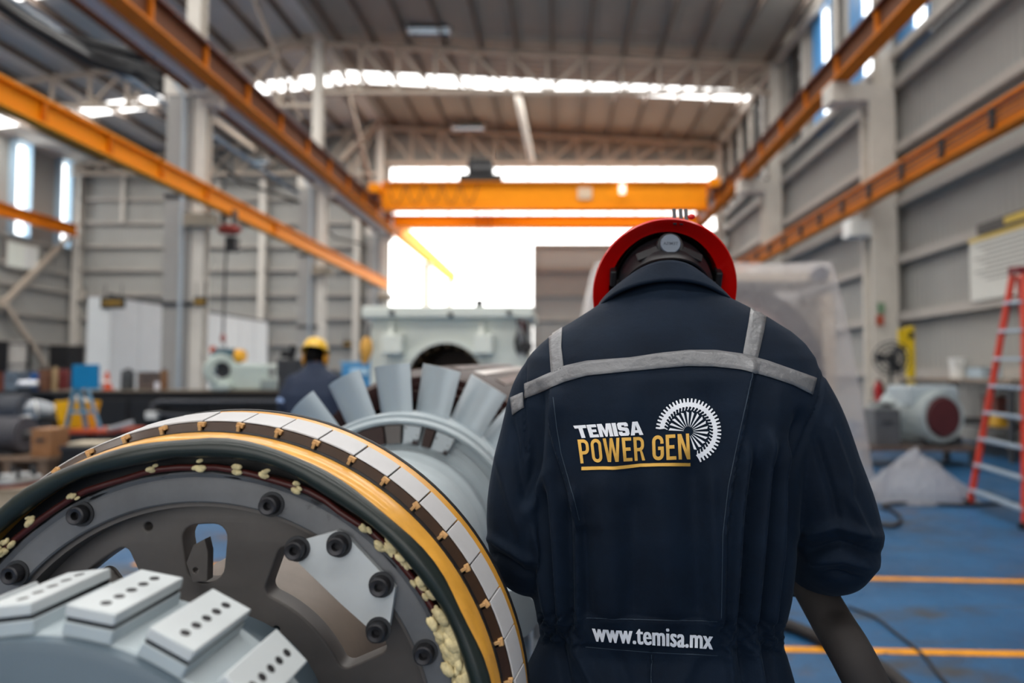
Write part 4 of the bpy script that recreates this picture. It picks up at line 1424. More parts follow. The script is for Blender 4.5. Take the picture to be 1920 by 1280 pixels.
H_, S_ = 1.95, .29
GL = {
    'E': [[[(0, 0), (0, H_), (.86, H_), (.86, H_ - .27), (S_, H_ - .27), (S_, 1.13), (.74, 1.13), (.74, .86), (S_, .86), (S_, .27), (.86, .27), (.86, 0)]]],
    'N': [[[(0, 0), (0, H_), (.34, H_), (.74, .72), (.74, H_), (1.02, H_), (1.02, 0), (.72, 0), (.28, 1.3), (.28, 0)]]],
    'W': [[[(0, H_), (.3, H_), (.46, .62), (.66, H_), (.92, H_), (1.12, .62), (1.28, H_), (1.56, H_), (1.3, 0), (.98, 0), (.79, 1.25), (.59, 0), (.27, 0)]]],
    'O': [[rarc(.5, H_ - .5, .5, 0, 180, 10) + rarc(.5, .5, .5, 180, 360, 10), rarc(.5, H_ - .5, .22, 0, 180, 10) + rarc(.5, .5, .22, 180, 360, 10)]],
    'P': [[[(0, 0), (0, H_)] + rarc(.5, H_ - .48, .48, 90, 0) + rarc(.5, 1.2, .48, 0, -90) + [(S_, .72), (S_, 0)], [(S_, .99), (S_, H_ - .27)] + rarc(.48, H_ - .49, .22, 90, 0) + rarc(.48, 1.21, .22, 0, -90)]],
    'R': [[[(0, 0), (0, H_)] + rarc(.5, H_ - .48, .48, 90, 0) + rarc(.5, 1.26, .48, 0, -60) + [(.84, .62), (1.02, 0), (.72, 0), (.56, .78), (S_, .78), (S_, 0)], [(S_, 1.05), (S_, H_ - .27)] + rarc(.48, H_ - .49, .22, 90, 0) + rarc(.48, 1.27, .22, 0, -90)]],
    't': [[[(.28, 0), (.28, .76), (-.04, .76), (-.10, 1), (.98, 1), (.98, .76), (.64, .76), (.64, 0)]]],
    'e': [[[(0, 0), (0, 1), (.82, 1), (.82, .78), (.36, .78), (.36, .61), (.74, .61), (.74, .40), (.36, .40), (.36, .22), (.84, .22), (.84, 0)]]],
    'm': [[[(0, 0), (0, 1), (.44, 1), (.62, .46), (.80, 1), (1.24, 1), (1.24, 0), (.91, 0), (.91, .60), (.71, 0), (.53, 0), (.33, .60), (.33, 0)]]],
    'i': [[[(0, 0), (0, 1), (.36, 1), (.36, 0)]]],
    's': [[[(.02, .32), (.02, .12), (.14, 0), (.80, 0), (.94, .13), (.94, .48), (.82, .60), (.36, .66), (.36, .78), (.60, .78), (.60, .69), (.93, .69), (.93, .88), (.81, 1), (.14, 1), (.02, .88), (.02, .54), (.14, .42), (.60, .36), (.60, .22), (.35, .22), (.35, .32)]]],
    'a': [[[(0, 0), (.34, 1), (.80, 1), (1.14, 0), (.78, 0), (.73, .17), (.41, .17), (.36, 0)], [(.47, .37), (.67, .37), (.57, .74)]]],
    'G': [[[(1.0, 1.28)] + rarc(.5, H_ - .5, .5, 0, 180, 10) + rarc(.5, .5, .5, 180, 360, 10) + [(1.0, 1.06), (.5, 1.06), (.5, .8), (.72, .8)] + rarc(.5, .5, .22, 0, -180, 10) + rarc(.5, H_ - .5, .22, 180, 0, 10) + [(.72, 1.28)]]],
}


def word(txt, gap=.2):
    vs, fs, x = [], [], 0.0
    for ch in txt:
        if ch == ' ':
            x += .42; continue
        w = max(p[0] for p in GL[ch][0][0])
        for pc in GL[ch]:
            v, f = curve_mesh([[(a + x, c) for (a, c) in sp] for sp in pc])
            nn = len(vs)
            vs += v; fs += [tuple(i + nn for i in q) for q in f]
        x += w + gap
    return vs, fs


def bold(vs, fs, d):
    out_v, out_f = [], []
    for (k, dz) in ((-1, 0), (-.5, 0), (0, 0), (.5, 0), (1, 0)):
        n0 = len(out_v)
        out_v += [(v[0] + k * d, v[1], 0) for v in vs]
        out_f += [tuple(i + n0 for i in f) for f in fs]
    return out_v, out_f


vs, fs = word('POWER'); drape_mesh('power_lettering', quad_map(vs, ((1083, 824), (1207, 818.5), (1209.5, 862.5), (1089, 868.5))), fs, m_gold, .0016, label='gold lettering POWER')
vs, fs = word('GEN'); drape_mesh('gen_lettering', quad_map(vs, ((1222, 816.5), (1291.5, 812.5), (1294, 860), (1223.5, 863))), fs, m_gold, .0016, label='gold lettering GEN')
drape_mesh('logo_underline', [(1090.4, 874.7), (1150, 874), (1200, 868.5), (1294, 867), (1294, 873.2), (1200, 874.7), (1150, 880.3), (1090.4, 881.3)], [(0, 1, 6, 7), (1, 2, 5, 6), (2, 3, 4, 5)], m_gold, .0016)
vs, fs = word('temisa', .07); drape_mesh('temisa_lettering', quad_map(vs, ((1075, 798), (1202, 789.5), (1206, 815), (1083, 821.5))), fs, m_print, .0016, label='white lettering TEMISA')
vs, fs = bold(*text_mesh('www.temisa.mx', offset=.004, spacing=1.06), .040); drape_mesh('web_address', quad_map(vs, ((1110, 1167), (1337, 1181.5), (1336, 1215.5), (1112, 1200.5))), fs, m_print, .0018, label='white lettering www.temisa.mx')
# gear emblem: toothed arc and rotor blades
gc = (1290.5, 808.5)
def gp(r, a):
    return (gc[0] + r * math.cos(math.radians(a)), gc[1] - r * math.sin(math.radians(a)))
outer, inner = [], []
NTH = 36
A0, A1 = 176.0, -72.0
for k in range(NTH):
    a = A0 + (A1 - A0) * k / NTH; d = (A1 - A0) / NTH
    outer += [gp(54, a), gp(61.5, a + d * .12), gp(61.5, a + d * .5), gp(54, a + d * .62)]
for k in range(30):
    a = A1 + (A0 - A1) * k / 30; d = (A0 - A1) / 30
    inner += [gp(46, a), gp(46, a + d * .3), gp(39.5, a + d * .75), gp(39.5, a + d * 1.05), gp(44.5, a + d * .7)]
vs, fs = curve_mesh([outer + inner]); drape_mesh('gear_emblem', vs, fs, m_print, .0016, label='white gear emblem arc')
vs, fs = [], []
for k in range(16):
    a = 173 - k * 16.2
    nn = len(vs)
    vs += [gp(9, a - 1.6), gp(9, a + 1.6), gp(37.5, a + 4.4), gp(35, a - 3.2)]; fs.append((nn, nn + 1, nn + 2, nn + 3))
drape_mesh('gear_emblem_blades', vs, fs, m_print, .0016)

# ---- collar
mb = MB()
nA, nH = 72, 8
vs, fs = [], []
cb, ct = P(1247, 580, 1.115), P(1244, 503, 1.13)
cbk = P(1247, 536, 1.115)
for j in range(nH + 1):
    u = j / nH
    for k in range(nA):
        a = 2 * math.pi * k / nA
        ca, sa = math.cos(a), math.sin(a)
        hx = .1165 * (1 - u) + .074 * u + .006 * math.sin(math.pi * u)
        hb = .082 * (1 - u) + .066 * u
        hf = .08
        zb_ = cb.z + (cbk.z - cb.z) * max(0.0, -sa) ** 1.6
        z = zb_ * (1 - u) + (ct.z + .004 - .030 * abs(ca) ** 2.0) * u
        x = cb.x * (1 - u) + ct.x * u
        fl = .004 * math.sin(3 * a + 1) * (1 - u)
        vs.append((x + (hx + fl) * ca, 1.118 + .016 * u + (hf if sa > 0 else hb) * sa, z))
for j in range(nH):
    for k in range(nA):
        fs.append((j * nA + k, j * nA + (k + 1) % nA, (j + 1) * nA + (k + 1) % nA, (j + 1) * nA + k))
mb.add(vs, fs)
col_o = mb.build('collar', m_navy, man, smooth=70)
sm = col_o.modifiers.new('s', 'SOLIDIFY'); sm.thickness = .004; sm.offset = -1

# ---- body: head, neck, arms and hands in one skin
HT = math.radians(60)
HCN = P(1245, 548, 1.215)
HR = Matrix.Rotation(-HT, 3, 'X') @ Matrix.Rotation(math.radians(2), 3, 'Y')


def hl_(x, y, z):
    return HCN + HR @ Vector((x, y, z))


bd = MB()
bd.sphere(hl_(0, .0, .02), 1.0, 28, 18, (.074, .092, .088), HR)
bd.sphere(hl_(0, .035, -.055), 1.0, 22, 14, (.056, .062, .075), HR)
bd.sphere(hl_(0, .098, -.035), .016, 10, 8, (.8, 1, 1.4), HR)
bd.sphere(hl_(0, .088, -.075), .02, 10, 8, (1.3, .7, .5), HR)
for q in (-1, 1):
    bd.sphere(hl_(q * .078, -.005, -.035), .027, 12, 8, (.35, .7, 1.1), HR)
    bd.sphere(hl_(q * .03, .083, -.018), .0125, 10, 8)
limb(bd, [(hl_(0, -.02, -.06), .055), (P(1242, 560, 1.14), .056), (P(1240, 640, 1.11), .07)], 18)
limb(bd, [(P(1240, 640, 1.11), .07), (P(1240, 760, 1.08), .09), (P(1238, 1000, 1.06), .08)], 18)
for (sh, el, wr, fd) in (((1440, 705, 1.09), (1566, 1018, 1.045), (1452, 1070, 1.30), (-.35, 1, -.05)), ((1050, 710, 1.09), (992, 1038, 1.05), (1054, 1056, 1.31), (-.1, 1, .1))):
    limb(bd, [(P(*sh), .05), (P(*el), .038), (P(*wr), .027)], 14)
    limb(bd, [(P(1240, 700, 1.09), .06), (P(*sh), .05)], 14)
    hand(bd, P(*wr), fd, (0, -.1, 1), 1 if sh[0] > 1240 else -1)
bme = remesh(bd, .0036, 3, .4)
place(bme, 'body', m_skin, (0, 0, 0), man, smooth=70)
# hair, back of the head
mb = MB(); mb.sphere(hl_(0, .004, .012), 1.0, 28, 18, (.078, .088, .092), HR)
mb.sphere(hl_(0, -.022, -.03), 1.0, 22, 14, (.068, .058, .06), HR)
mb.build('hair', m_hair, man, smooth=70)
for q in (-1, 1):
    mb = MB(); mb.tube([hl_(q * .083, -.03, -.02), hl_(q * .084, .02, -.022), hl_(q * .07, .1, -.024)], .0028, 6); mb.build('glasses_temple', m_black, man)
mb = MB(); mb.tube([hl_(-.07, .1, -.024), hl_(-.035, .112, -.036), hl_(0, .106, -.02), hl_(.035, .112, -.036), hl_(.07, .1, -.024)], .003, 6); mb.build('glasses_frame', m_black, man)
# boots
for q in (-1, 1):
    x = rows[0][0].x + q * .12
    mb = MB(); limb(mb, [((x, 1.075, .16), .062), ((x, 1.08, .07), .058)], 16); limb(mb, [((x, 1.05, .052), .05), ((x, 1.2, .045), .045)], 16)
    m2 = remesh(mb, .006, 4)
    c_ = np.empty(len(m2.vertices) * 3); m2.vertices.foreach_get('co', c_); c_ = c_.reshape(-1, 3); c_[:, 2] = np.maximum(c_[:, 2], .002); m2.vertices.foreach_set('co', c_.ravel())
    place(m2, 'boot', m_boot, (0, 0, 0), man, smooth=60)

# ---- hard hat
hat = bpy.data.objects.new('hard_hat', None); COL.objects.link(hat); hat.parent = man; hat.location = HCN - man.location
hat['label'] = 'red full brim hard hat'


def hmesh(prof_fn, n=96):
    """elliptic lathe in helmet space; prof gives (scale, z, add) rows closed"""
    mb = MB()
    vs, fs = [], []
    m = None
    for k in range(n):
        a = 2 * math.pi * k / n
        rowsx = prof_fn(a)
        m = len(rowsx)
        for (rx, ry, z) in rowsx:
            vs.append(HCN + HR @ Vector((rx * math.cos(a), ry * math.sin(a), z)))
    for k in range(n):
        for i in range(m):
            i2 = (i + 1) % m
            if i == m - 1:
                continue
            k2 = (k + 1) % n
            fs.append((k * m + i, k2 * m + i, k2 * m + i2, k * m + i2))
    mb.add(vs, fs)
    return mb


BX, BY = .1275, .141


def shell_prof(a):
    dr = -.006 - .006 * math.sin(a) ** 2
    out = [(.002, .002, .134), (.040, .048, .130), (.070, .086, .112), (.090, .108, .078), (.099, .118, .040), (.104, .123, .014), (.110, .130, .006), (BX - .003, BY - .003, dr + .003), (BX, BY, dr), (BX - .0015, BY - .0015, dr - .004), (BX - .006, BY - .006, dr - .002), (.106, .119, .001), (.0985, .1115, .004), (.0945, .1105, .020), (.087, .105, .072), (.068, .084, .106), (.04, .048, .124), (.002, .002, .128)]
    return out


mb = hmesh(shell_prof); mb.build('shell', m_red, hat, smooth=50)
mb = MB(); mb.tube([hl_(0, -.108, .055), hl_(0, -.06, .118), hl_(0, 0, .138), hl_(0, .06, .118), hl_(0, .11, .05)], [.006, .009, .010, .009, .006], 10); mb.build('crown_ridge', m_red, hat)


def strap_prof(a):
    k = max(0, -math.sin(a))
    z0 = -.030 - .034 * k ** 2
    z1 = .006
    ry, rb = .100, .100 - .010 * k
    return [(.083 - .010 * k, rb, z0), (.086, (ry + rb) / 2 + .003, (z0 + z1) / 2), (.0865, ry, z1), (.083, ry - .003, z1), (.080 - .010 * k, rb - .003, z0), (.083 - .010 * k, rb, z0)]


mb = hmesh(strap_prof); mb.build('headband', m_strap, hat, smooth=40)
m_lin = M('helmet_liner', (18, 17, 19), 0.7)
mb = hmesh(lambda a: [(.090, .110, .004), (.086, .104, .03), (.07, .085, .085), (.002, .002, .115)]); mb.build('liner', m_lin, hat, smooth=50)
kc = Vector((0, -.0965, -.028))
kd = Vector((0, -.66, -.75)).normalized()
km = Matrix.Translation(HCN) @ HR.to_4x4() @ Matrix.Translation(kc) @ rot_to(kd, (0, 0, 1))
mb = MB(); mb.lathe([(.0, -.004), (.0225, -.004), (.0225, .004), (.0205, .006), (.0, .006)], 32, km); kn0 = mb.build('ratchet_housing', m_strap, hat, smooth=40)
m_knob = M('knob_grey', (106, 116, 130), 0.35, var=0.06, scale=60)
mb = MB()
for k in range(24):
    pass
mb.lathe([(.0, .006), (.0168, .006), (.0172, .011), (.0160, .0128), (.0, .0128)], 40, km); kn = mb.build('ratchet_knob', m_knob, hat, smooth=40)
vs, fs = text_mesh('TEMISA', size=.0075, offset=.00008)
xs = [v[0] for v in vs]; cx_ = (min(xs) + max(xs)) / 2
mb = MB(); mb.add([km @ Vector((v[0] - cx_, v[1] - .0026, .0130)) for v in vs], fs)
ko = mb.build('knob_lettering', M('knob_lettering_dark', (52, 60, 74), 0.4), hat, smooth=None)
for q in (-1, 1):
    mb = MB(); mb.bar(HCN + HR @ Vector((q * .018, -.0935, -.034)), HCN + HR @ Vector((q * .055, -.078, -.036)), .005, .017, (0, .5, .8)); mb.build('ratchet_arm', m_strap, hat, smooth=None, bevel=.002)
    mb = MB(); mb.box(HCN + HR @ Vector((q * .092, -.03, .0)), (.012, .03, .03), R=HR); mb.build('suspension_clip', m_strap, hat, smooth=None, bevel=.003)
for x in (-.0, .011, .020):
    mb = MB(); mb.bar(HCN + HR @ Vector((.008 + x, -.130, -.012)), HCN + HR @ Vector((.009 + x, -.146, .022)), .004, .006, (1, 0, 0)); mb.build('lamp_clip', m_dark, hat, smooth=None, bevel=.001)
mb = MB(); mb.sphere(HCN + HR @ Vector((.036, -.140, -.002)), .0048, 10, 8, (1.3, 1, 1)); mb.build('clip_button', m_red, hat)

# ---- hose held under his right arm
t_pts = [P(1436, 985, 1.30), P(1470, 1020, 1.22), P(1512, 1082, 1.135), P(1560, 1165, 1.07), P(1620, 1272, 1.0)]
e = t_pts[-1]
t_pts += [Vector((e.x + .13, e.y + .05, .70)), Vector((e.x + .36, e.y + .5, .30)), Vector((1.25, 2.3, .06)), Vector((1.48, 2.85, .034)), Vector((1.47, 3.25, .034)), Vector((1.37, 3.47, .034)), Vector((1.24, 3.72, .034)), Vector((1.05, 3.9, .034)), Vector((.7, 4.05, .034))]
path = []
for i in range(len(t_pts) - 1):
    p0, p1, p2, p3 = t_pts[max(i - 1, 0)], t_pts[i], t_pts[i + 1], t_pts[min(i + 2, len(t_pts) - 1)]
    for k in range(8):
        u = k / 8
        path.append(0.5 * ((2 * p1) + (p2 - p0) * u + (2 * p0 - 5 * p1 + 4 * p2 - p3) * u * u + (3 * p1 - p0 - 3 * p2 + p3) * u ** 3))
path.append(t_pts[-1])
mb = MB(); mb.tube(path, .0315, 20)
tag(mb.build('thick_hose', M('hose_rubber_grey', (44, 41, 41), 0.75, var=0.15, scale=14, bump=0.4, bscale=40, dirt=((70, 64, 60), 0.7, 14)), smooth=60), 'thick dark grey rubber hose held under the right arm', 'hose')
# ================================================================== BACKGROUND OBJECTS
def scale_at(Y):
    return F / Y


# ---- pale green stator casing behind the rotor
YS = 8.0
m_casing = M('pale_green_casing', (228, 234, 226), 0.5, var=0.06, scale=2.5, dirt=((150, 150, 140), 0.68, 3))
t = T('stator_casing', 'big pale green machine casing with arched opening behind the fan', 'casing', (P(842, 700, YS).x, YS + .7, 0))
a, c, o_ = P(697, 597, YS), P(988, 597, YS), P(836, 715, YS)
R_ = .47
outl = [(a.x, 0.0), (a.x, a.z), (c.x, a.z), (c.x, 0.0), (o_.x + R_, 0.0)] + [(o_.x + R_ * math.cos(q * math.pi / 24), o_.z + R_ * math.sin(q * math.pi / 24)) for q in range(25)] + [(o_.x - R_, 0.0)]
vs, fs = curve_mesh([outl], extrude=.65, bevel=.01)
mb = MB(); mb.add([(x, YS + .66 - z, y) for (x, y, z) in vs], fs); mb.build('body', m_casing, t, smooth=25, weld=True)
tp = P(686, 576, YS)
mb = MB(); mb.box(((a.x + c.x) / 2, YS + .6, (tp.z + a.z) / 2), (c.x - a.x + .16, 1.5, tp.z - a.z)); mb.build('top_flange', m_casing, t, smooth=None, bevel=.02)
for (x0, x1) in ((722, 760), (890, 926)):
    p0, p1 = P(x0, 628, YS), P(x1, 664, YS)
    mb = MB(); mb.box(((p0.x + p1.x) / 2, YS - .08, (p0.z + p1.z) / 2), (p1.x - p0.x, .22, p0.z - p1.z)); mb.build('lifting_lug', m_casing, t, smooth=None, bevel=.015)
    q = P((x0 + x1) / 2 - 8, 600, YS)
    mb = MB(); mb.poly((q.x, YS - .03, q.z - .1), (q.x + .05, YS - .03, q.z - .1), [(0, .14), (.12, -.14), (-.02, -.14)]); mb.build('gusset', m_casing, t, smooth=None)
mb = MB(); mb.lathe([(R_ - .02, -.02), (R_ + .03, -.02), (R_ + .03, .05), (R_ - .02, .05)], 48, Matrix.Translation((o_.x, YS - .03, o_.z)) @ rot_to((0, 1, 0)), closed=True); mb.build('bore_rim', m_casing, t)
mb = MB(); mb.lathe([(R_ - .01, 0), (R_ - .012, 1.2), (.0, 1.25)], 48, Matrix.Translation((o_.x, YS + .02, o_.z)) @ rot_to((0, 1, 0))); mb.build('bore_lining', M('bore_brown', (66, 48, 36), 0.5, var=0.25, scale=6), t)
for k in range(9):
    an = math.radians(20 + k * 17.5)
    mb = MB(); mb.bar((o_.x + (R_ - .04) * math.cos(an), YS + .05, o_.z + (R_ - .04) * math.sin(an)), (o_.x + (R_ - .04) * math.cos(an), YS + 1.1, o_.z + (R_ - .04) * math.sin(an)), .03, .05); mb.build('bore_slot_bar', M('bore_bar_tan', (120, 96, 66), 0.5), t, smooth=None)
for k, (x, y) in enumerate(((845, 590), (735, 586), (955, 586))):
    q = P(x, y, YS - .16); mb = MB(); mb.cyl((q.x, YS - .2, q.z), (q.x, YS - .12, q.z), .03, n=12); mb.build('flange_bolt', m_dark, t)
mb = MB(); mb.cyl(P(899, 575, YS + .3), P(899, 562, YS + .3), .05, n=12); mb.build('top_plug', m_dark, t)
# hose cluster on its right side
t2 = T('cable_cluster', 'tangle of dark cables hanging on the right side of the pale casing', 'cables', P(985, 660, 7.85))
for k in range(7):
    pts = [P(980 + 3 * math.sin(k * 1.7 + j) + (k - 3) * 3.5, 600 + j * 9 + (k % 3) * 3, 7.86 - .02 * (k % 3)) for j in range(8)]
    mb = MB(); mb.tube(pts, .018, 6); mb.build('cable', [m_black, m_dark, M('cable_grey', (150, 152, 156), 0.5), M('cable_red', (120, 50, 44), 0.5)][k % 4], t2, smooth=60)
mb = MB(); mb.box(P(985, 650, 7.84), (.16, .1, .1)); mb.build('junction_box', m_black, t2, smooth=None, bevel=.01)
t2 = T('lifting_sling', 'yellow lifting sling hung on the left corner of the pale casing', 'sling', P(688, 670, 7.8))
mb = MB(); mb.tube([P(695, 610, 7.84), P(690, 628, 7.82), P(686, 648, 7.8)], .014, 8); mb.build('rope', m_dark, t2, smooth=60)
mb = MB(); mb.sphere(P(687, 652, 7.8), .1, 14, 10, (.75, .5, 1.3)); mb.build('tag_bundle', M('sling_yellow', (232, 176, 84), 0.6, var=0.15), t2, smooth=60)
mb = MB(); mb.tube([P(687, 665, 7.8), P(683, 682, 7.8)], [.05, .03], 8); mb.build('tail', M('sling_yellow', (232, 176, 84), 0.6, var=0.15), t2, smooth=60)

# ---- second worker
YW = 6.0
w2 = T('person', 'distant worker in navy shirt and yellow hard hat bending over the lathe', 'person', (P(588, 700, YW).x, YW, 0))
rows = []
for (py_, xl, xr, Y, hb, hf, e_) in ((960, 545, 634, 6.0, .12, .12, 2.3), (850, 543, 636, 6.0, .13, .12, 2.3), (790, 540, 640, 6.02, .14, .12, 2.4), (740, 538, 640, 6.05, .14, .12, 2.4), (715, 543, 637, 6.1, .13, .11, 2.2), (700, 555, 626, 6.14, .11, .1, 2.0), (690, 570, 612, 6.17, .08, .08, 2.0), (678, 576, 606, 6.2, .06, .07, 2.0)):
    A, B = P(xl, py_, Y), P(xr, py_, Y)
    rows.append((Vector(((A.x + B.x) / 2, Y, A.z)), (B.x - A.x) / 2, hb, hf, e_))
mb = MB(); loft(mb, rows, 40)
limb(mb, [(P(552, 716, 6.1), .075), (P(538, 740, 6.05), .065), (P(533, 760, 6.03), .06)], 16)
limb(mb, [(P(628, 716, 6.1), .075), (P(640, 745, 6.08), .062), (P(640, 772, 6.12), .058)], 16)
place(remesh(mb, .012, 4), 'shirt', M('navy_shirt', (34, 46, 68), 0.8, var=0.12, scale=6), (0, 0, 0), w2, smooth=60)
mb = MB()
A = rows[0][0]
for q in (-1, 1):
    limb(mb, [((A.x + q * .1, 6.0, .92), .12), ((A.x + q * .11, 5.98, .5), .09), ((A.x + q * .11, 6.02, .12), .08)], 16)
place(remesh(mb, .014, 4), 'trousers', M('dark_trousers', (28, 36, 52), 0.8, var=0.1), (0, 0, 0), w2, smooth=60)
mb = MB()
for q in (-1, 1):
    mb.sphere((A.x + q * .11, 6.07, .05), 1, 14, 10, (.055, .14, .06))
mb.build('boots', m_boot, w2, smooth=60)
hc2 = P(591, 668, 6.24)
mb = MB()
mb.sphere(hc2 + Vector((0, .02, -.01)), 1, 20, 14, (.078, .095, .11))
limb(mb, [(hc2, .055), (P(590, 700, 6.15), .06)], 12)
for (s_, el, wr) in (((552, 716, 6.1), (533, 758, 6.03), (545, 775, 6.35)), ((628, 716, 6.1), (640, 770, 6.1), (620, 778, 6.4))):
    limb(mb, [(P(*s_), .05), (P(*el), .042), (P(*wr), .03)], 12)
    hand(mb, P(*wr), (.1, 1, -.1), (0, -.1, 1), 1 if s_[0] > 590 else -1)
limb(mb, [(P(552, 716, 6.1), .05), (P(590, 712, 6.12), .06), (P(628, 716, 6.1), .05)], 12)
place(remesh(mb, .009, 3), 'body', m_skin, (0, 0, 0), w2, smooth=70)
mb = MB(); mb.sphere(hc2 + Vector((0, -.015, .0)), 1, 20, 14, (.084, .09, .115)); mb.build('hair', m_hair, w2, smooth=70)
m_yhat = M('yellow_helmet', (238, 190, 40), 0.35, var=0.05, coat=0.3)
hm2 = Matrix.Translation(hc2 + Vector((0, .0, .045))) @ Matrix.Rotation(math.radians(-24), 4, 'X')
mb = MB(); mb.lathe([(.001, .125), (.05, .12), (.088, .095), (.108, .05), (.115, .0), (.128, -.006), (.127, -.010), (.110, -.004), (.102, .05), (.08, .09), (.001, .115)], 40, hm2 @ Matrix.Diagonal((1, 1.15, 1, 1))); mb.build('hard_hat', m_yhat, w2, smooth=50)
for q in (-1, 1):
    mb = MB(); mb.sphere(hc2 + Vector((q * .098, 0, -.03)), 1, 14, 10, (.022, .045, .06)); mb.build('earmuff', M('earmuff_yellow', (206, 140, 24), 0.5), w2, smooth=60)
pts = [P(521 + 1.0 * 0, 751, 5.98), P(546, 753, 5.97)]
mb = MB(); mb.lathe([(.064, -.018), (.066, 0), (.064, .018)], 24, Matrix.Translation(P(534, 752, 6.04)) @ rot_to((P(533, 760, 6.03) - P(538, 740, 6.05)))); mb.build('sleeve_band', M('sleeve_reflective_blue', (150, 176, 220), 0.4), w2)

# ---- blue control cabinet beside the worker
t = T('control_cabinet', 'light blue machine cabinet between the worker and the pale casing', 'cabinet', P(664, 720, 9.0))
p0, p1 = P(640, 682, 9.0), P(694, 760, 9.0)
mb = MB(); mb.box(((p0.x + p1.x) / 2, 9.2, p0.z / 2), (p1.x - p0.x, .4, p0.z)); mb.build('body', M('cabinet_blue', (70, 146, 200), 0.4, var=0.06), t, smooth=None, bevel=.02)
mb = MB(); mb.box(((p0.x + p1.x) / 2 + .05, 8.985, p0.z - .1), (.24, .03, .09)); mb.build('panel', M('cabinet_panel', (180, 214, 236), 0.4), t, smooth=None, bevel=.005)
mb = MB(); mb.box(((p0.x + p1.x) / 2, 9.2, p0.z + .015), (p1.x - p0.x + .03, .42, .03)); mb.build('lid', M('cabinet_lid', (118, 178, 222), 0.4), t, smooth=None, bevel=.005)
t = T('lathe_toolpost', 'dark metal tool post standing on the bench left of the worker', 'tool post', P(548, 720, 10.0))
mb = MB(); mb.box(P(548, 690, 10.0), (.34, .3, .26)); mb.build('block', m_dark, t, smooth=None, bevel=.02)
mb = MB(); mb.cyl(P(545, 674, 10.0), P(551, 648, 10.0), .05, n=10); mb.build('post', m_black, t)
mb = MB(); mb.box(P(536, 664, 10.0), (.12, .1, .1)); mb.build('clamp', m_black, t, smooth=None, bevel=.01)
mb = MB(); mb.bar(P(548, 706, 10.0), (P(548, 706, 10).x, 10, .0), .3, .3, (0, 1, 0)); mb.build('pedestal', m_dark, t, smooth=None, bevel=.02)

# ---- lathe on the long dark bed
YLa = 12.0
m_pgreen = M('lathe_pale_green', (196, 208, 200), 0.45, var=0.07, scale=4)
m_teal = M('motor_teal', (44, 88, 104), 0.45, var=0.12, scale=6)
bx0, bx1 = P(100, 760, YLa).x, P(532, 760, YLa).x
t = T('machine_bed', 'long black machine bed with tan top running behind the rotor ring', 'bed', ((bx0 + bx1) / 2, YLa + .3, 0))
mb = MB(); mb.box(((bx0 + bx1) / 2, YLa + .35, .52), (bx1 - bx0, .7, 1.02)); mb.build('body', m_black, t, smooth=None, bevel=.02)
mb = MB(); mb.box(((bx0 + bx1) / 2, YLa + .33, 1.045), (bx1 - bx0, .78, .03)); mb.build('top_plate', M('bed_tan_top', (120, 108, 94), 0.6, var=0.15), t, smooth=None)
for k in range(6):
    x = bx0 + (bx1 - bx0) * (k + .5) / 6
    mb = MB(); mb.box((x, YLa - .015, .5), ((bx1 - bx0) / 6 - .08, .03, .8)); mb.build('front_panel', M('bed_panel', (30, 31, 34), 0.45), t, smooth=None, bevel=.01)
lp = []
for (x, y) in ((520, 752), (300, 752), (286, 758), (284, 766), (292, 774), (320, 778), (520, 790)):
    lp.append(P(x, y, YLa - .12))
mb = MB(); mb.tube(lp, .03, 8); mb.build('pipe_loop', M('loop_grey', (84, 86, 92), 0.4), t, smooth=60)
q = P(286, 778, YLa - .1); mb = MB(); mb.box(q, (.2, .1, .13)); mb.build('switch_box', m_white, t, smooth=None, bevel=.01)

t = T('lathe', 'pale green lathe headstock with ring chuck on the black bed', 'lathe', P(455, 735, YLa + .2))
zb = 1.06
def bpx(x0, y0, x1, y1, Y, dep):
    p, q_ = P(x0, y0, Y), P(x1, y1, Y)
    return ((p.x + q_.x) / 2, Y + dep / 2, (p.z + q_.z) / 2), (abs(q_.x - p.x), dep, abs(p.z - q_.z))
cc, ss = bpx(428, 682, 500, 730, YLa + .05, .5); cc = (cc[0], cc[1], (cc[2] + ss[2] / 2 + zb) / 2); ss = (ss[0], ss[1], P(464, 682, YLa + .05).z - zb)
mb = MB(); mb.box(cc, ss); mb.build('headstock', m_pgreen, t, smooth=None, bevel=.04)
mb = MB(); mb.lathe([(.15, -.06), (.27, -.06), (.29, 0), (.27, .06), (.15, .06)], 32, Matrix.Translation(P(414, 694, YLa)) @ rot_to((.75, -.66, 0)) @ Matrix.Diagonal((1, 1, 1, 1)), closed=True); mb.build('chuck_ring', m_pgreen, t)
mb = MB(); mb.cyl(P(416, 694, YLa + .05), P(430, 694, YLa + .2), .14, n=20); mb.build('spindle', m_dark, t)
mb = MB(); mb.box((P(416, 730, YLa).x, YLa + .1, (zb + P(416, 715, YLa).z) / 2), (.34, .4, P(416, 715, YLa).z - zb)); mb.build('saddle', m_pgreen, t, smooth=None, bevel=.04)
mb = MB(); mb.box((P(505, 715, YLa).x, YLa + .15, zb + .1), (.3, .4, .2)); mb.build('tailstock', M('lathe_grey_green', (150, 160, 156), 0.5), t, smooth=None, bevel=.03)
mb = MB(); mb.cyl(P(508, 690, YLa + .2), P(508, 706, YLa + .2), .06, n=12); mb.build('quill', m_steel, t)
t = T('electric_motor', 'teal electric motor with yellow end cover above the lathe', 'motor', P(430, 668, 12.5))
mb = MB(); mb.cyl(P(402, 672, 12.5), P(446, 672, 12.5), .16, n=20); mb.build('housing', m_teal, t)
for k in range(7):
    q = P(406 + 5.5 * k, 672, 12.5); mb = MB(); mb.cyl(q, q + Vector((.02, 0, 0)), .185, n=20); mb.build('cooling_fin', m_teal, t)
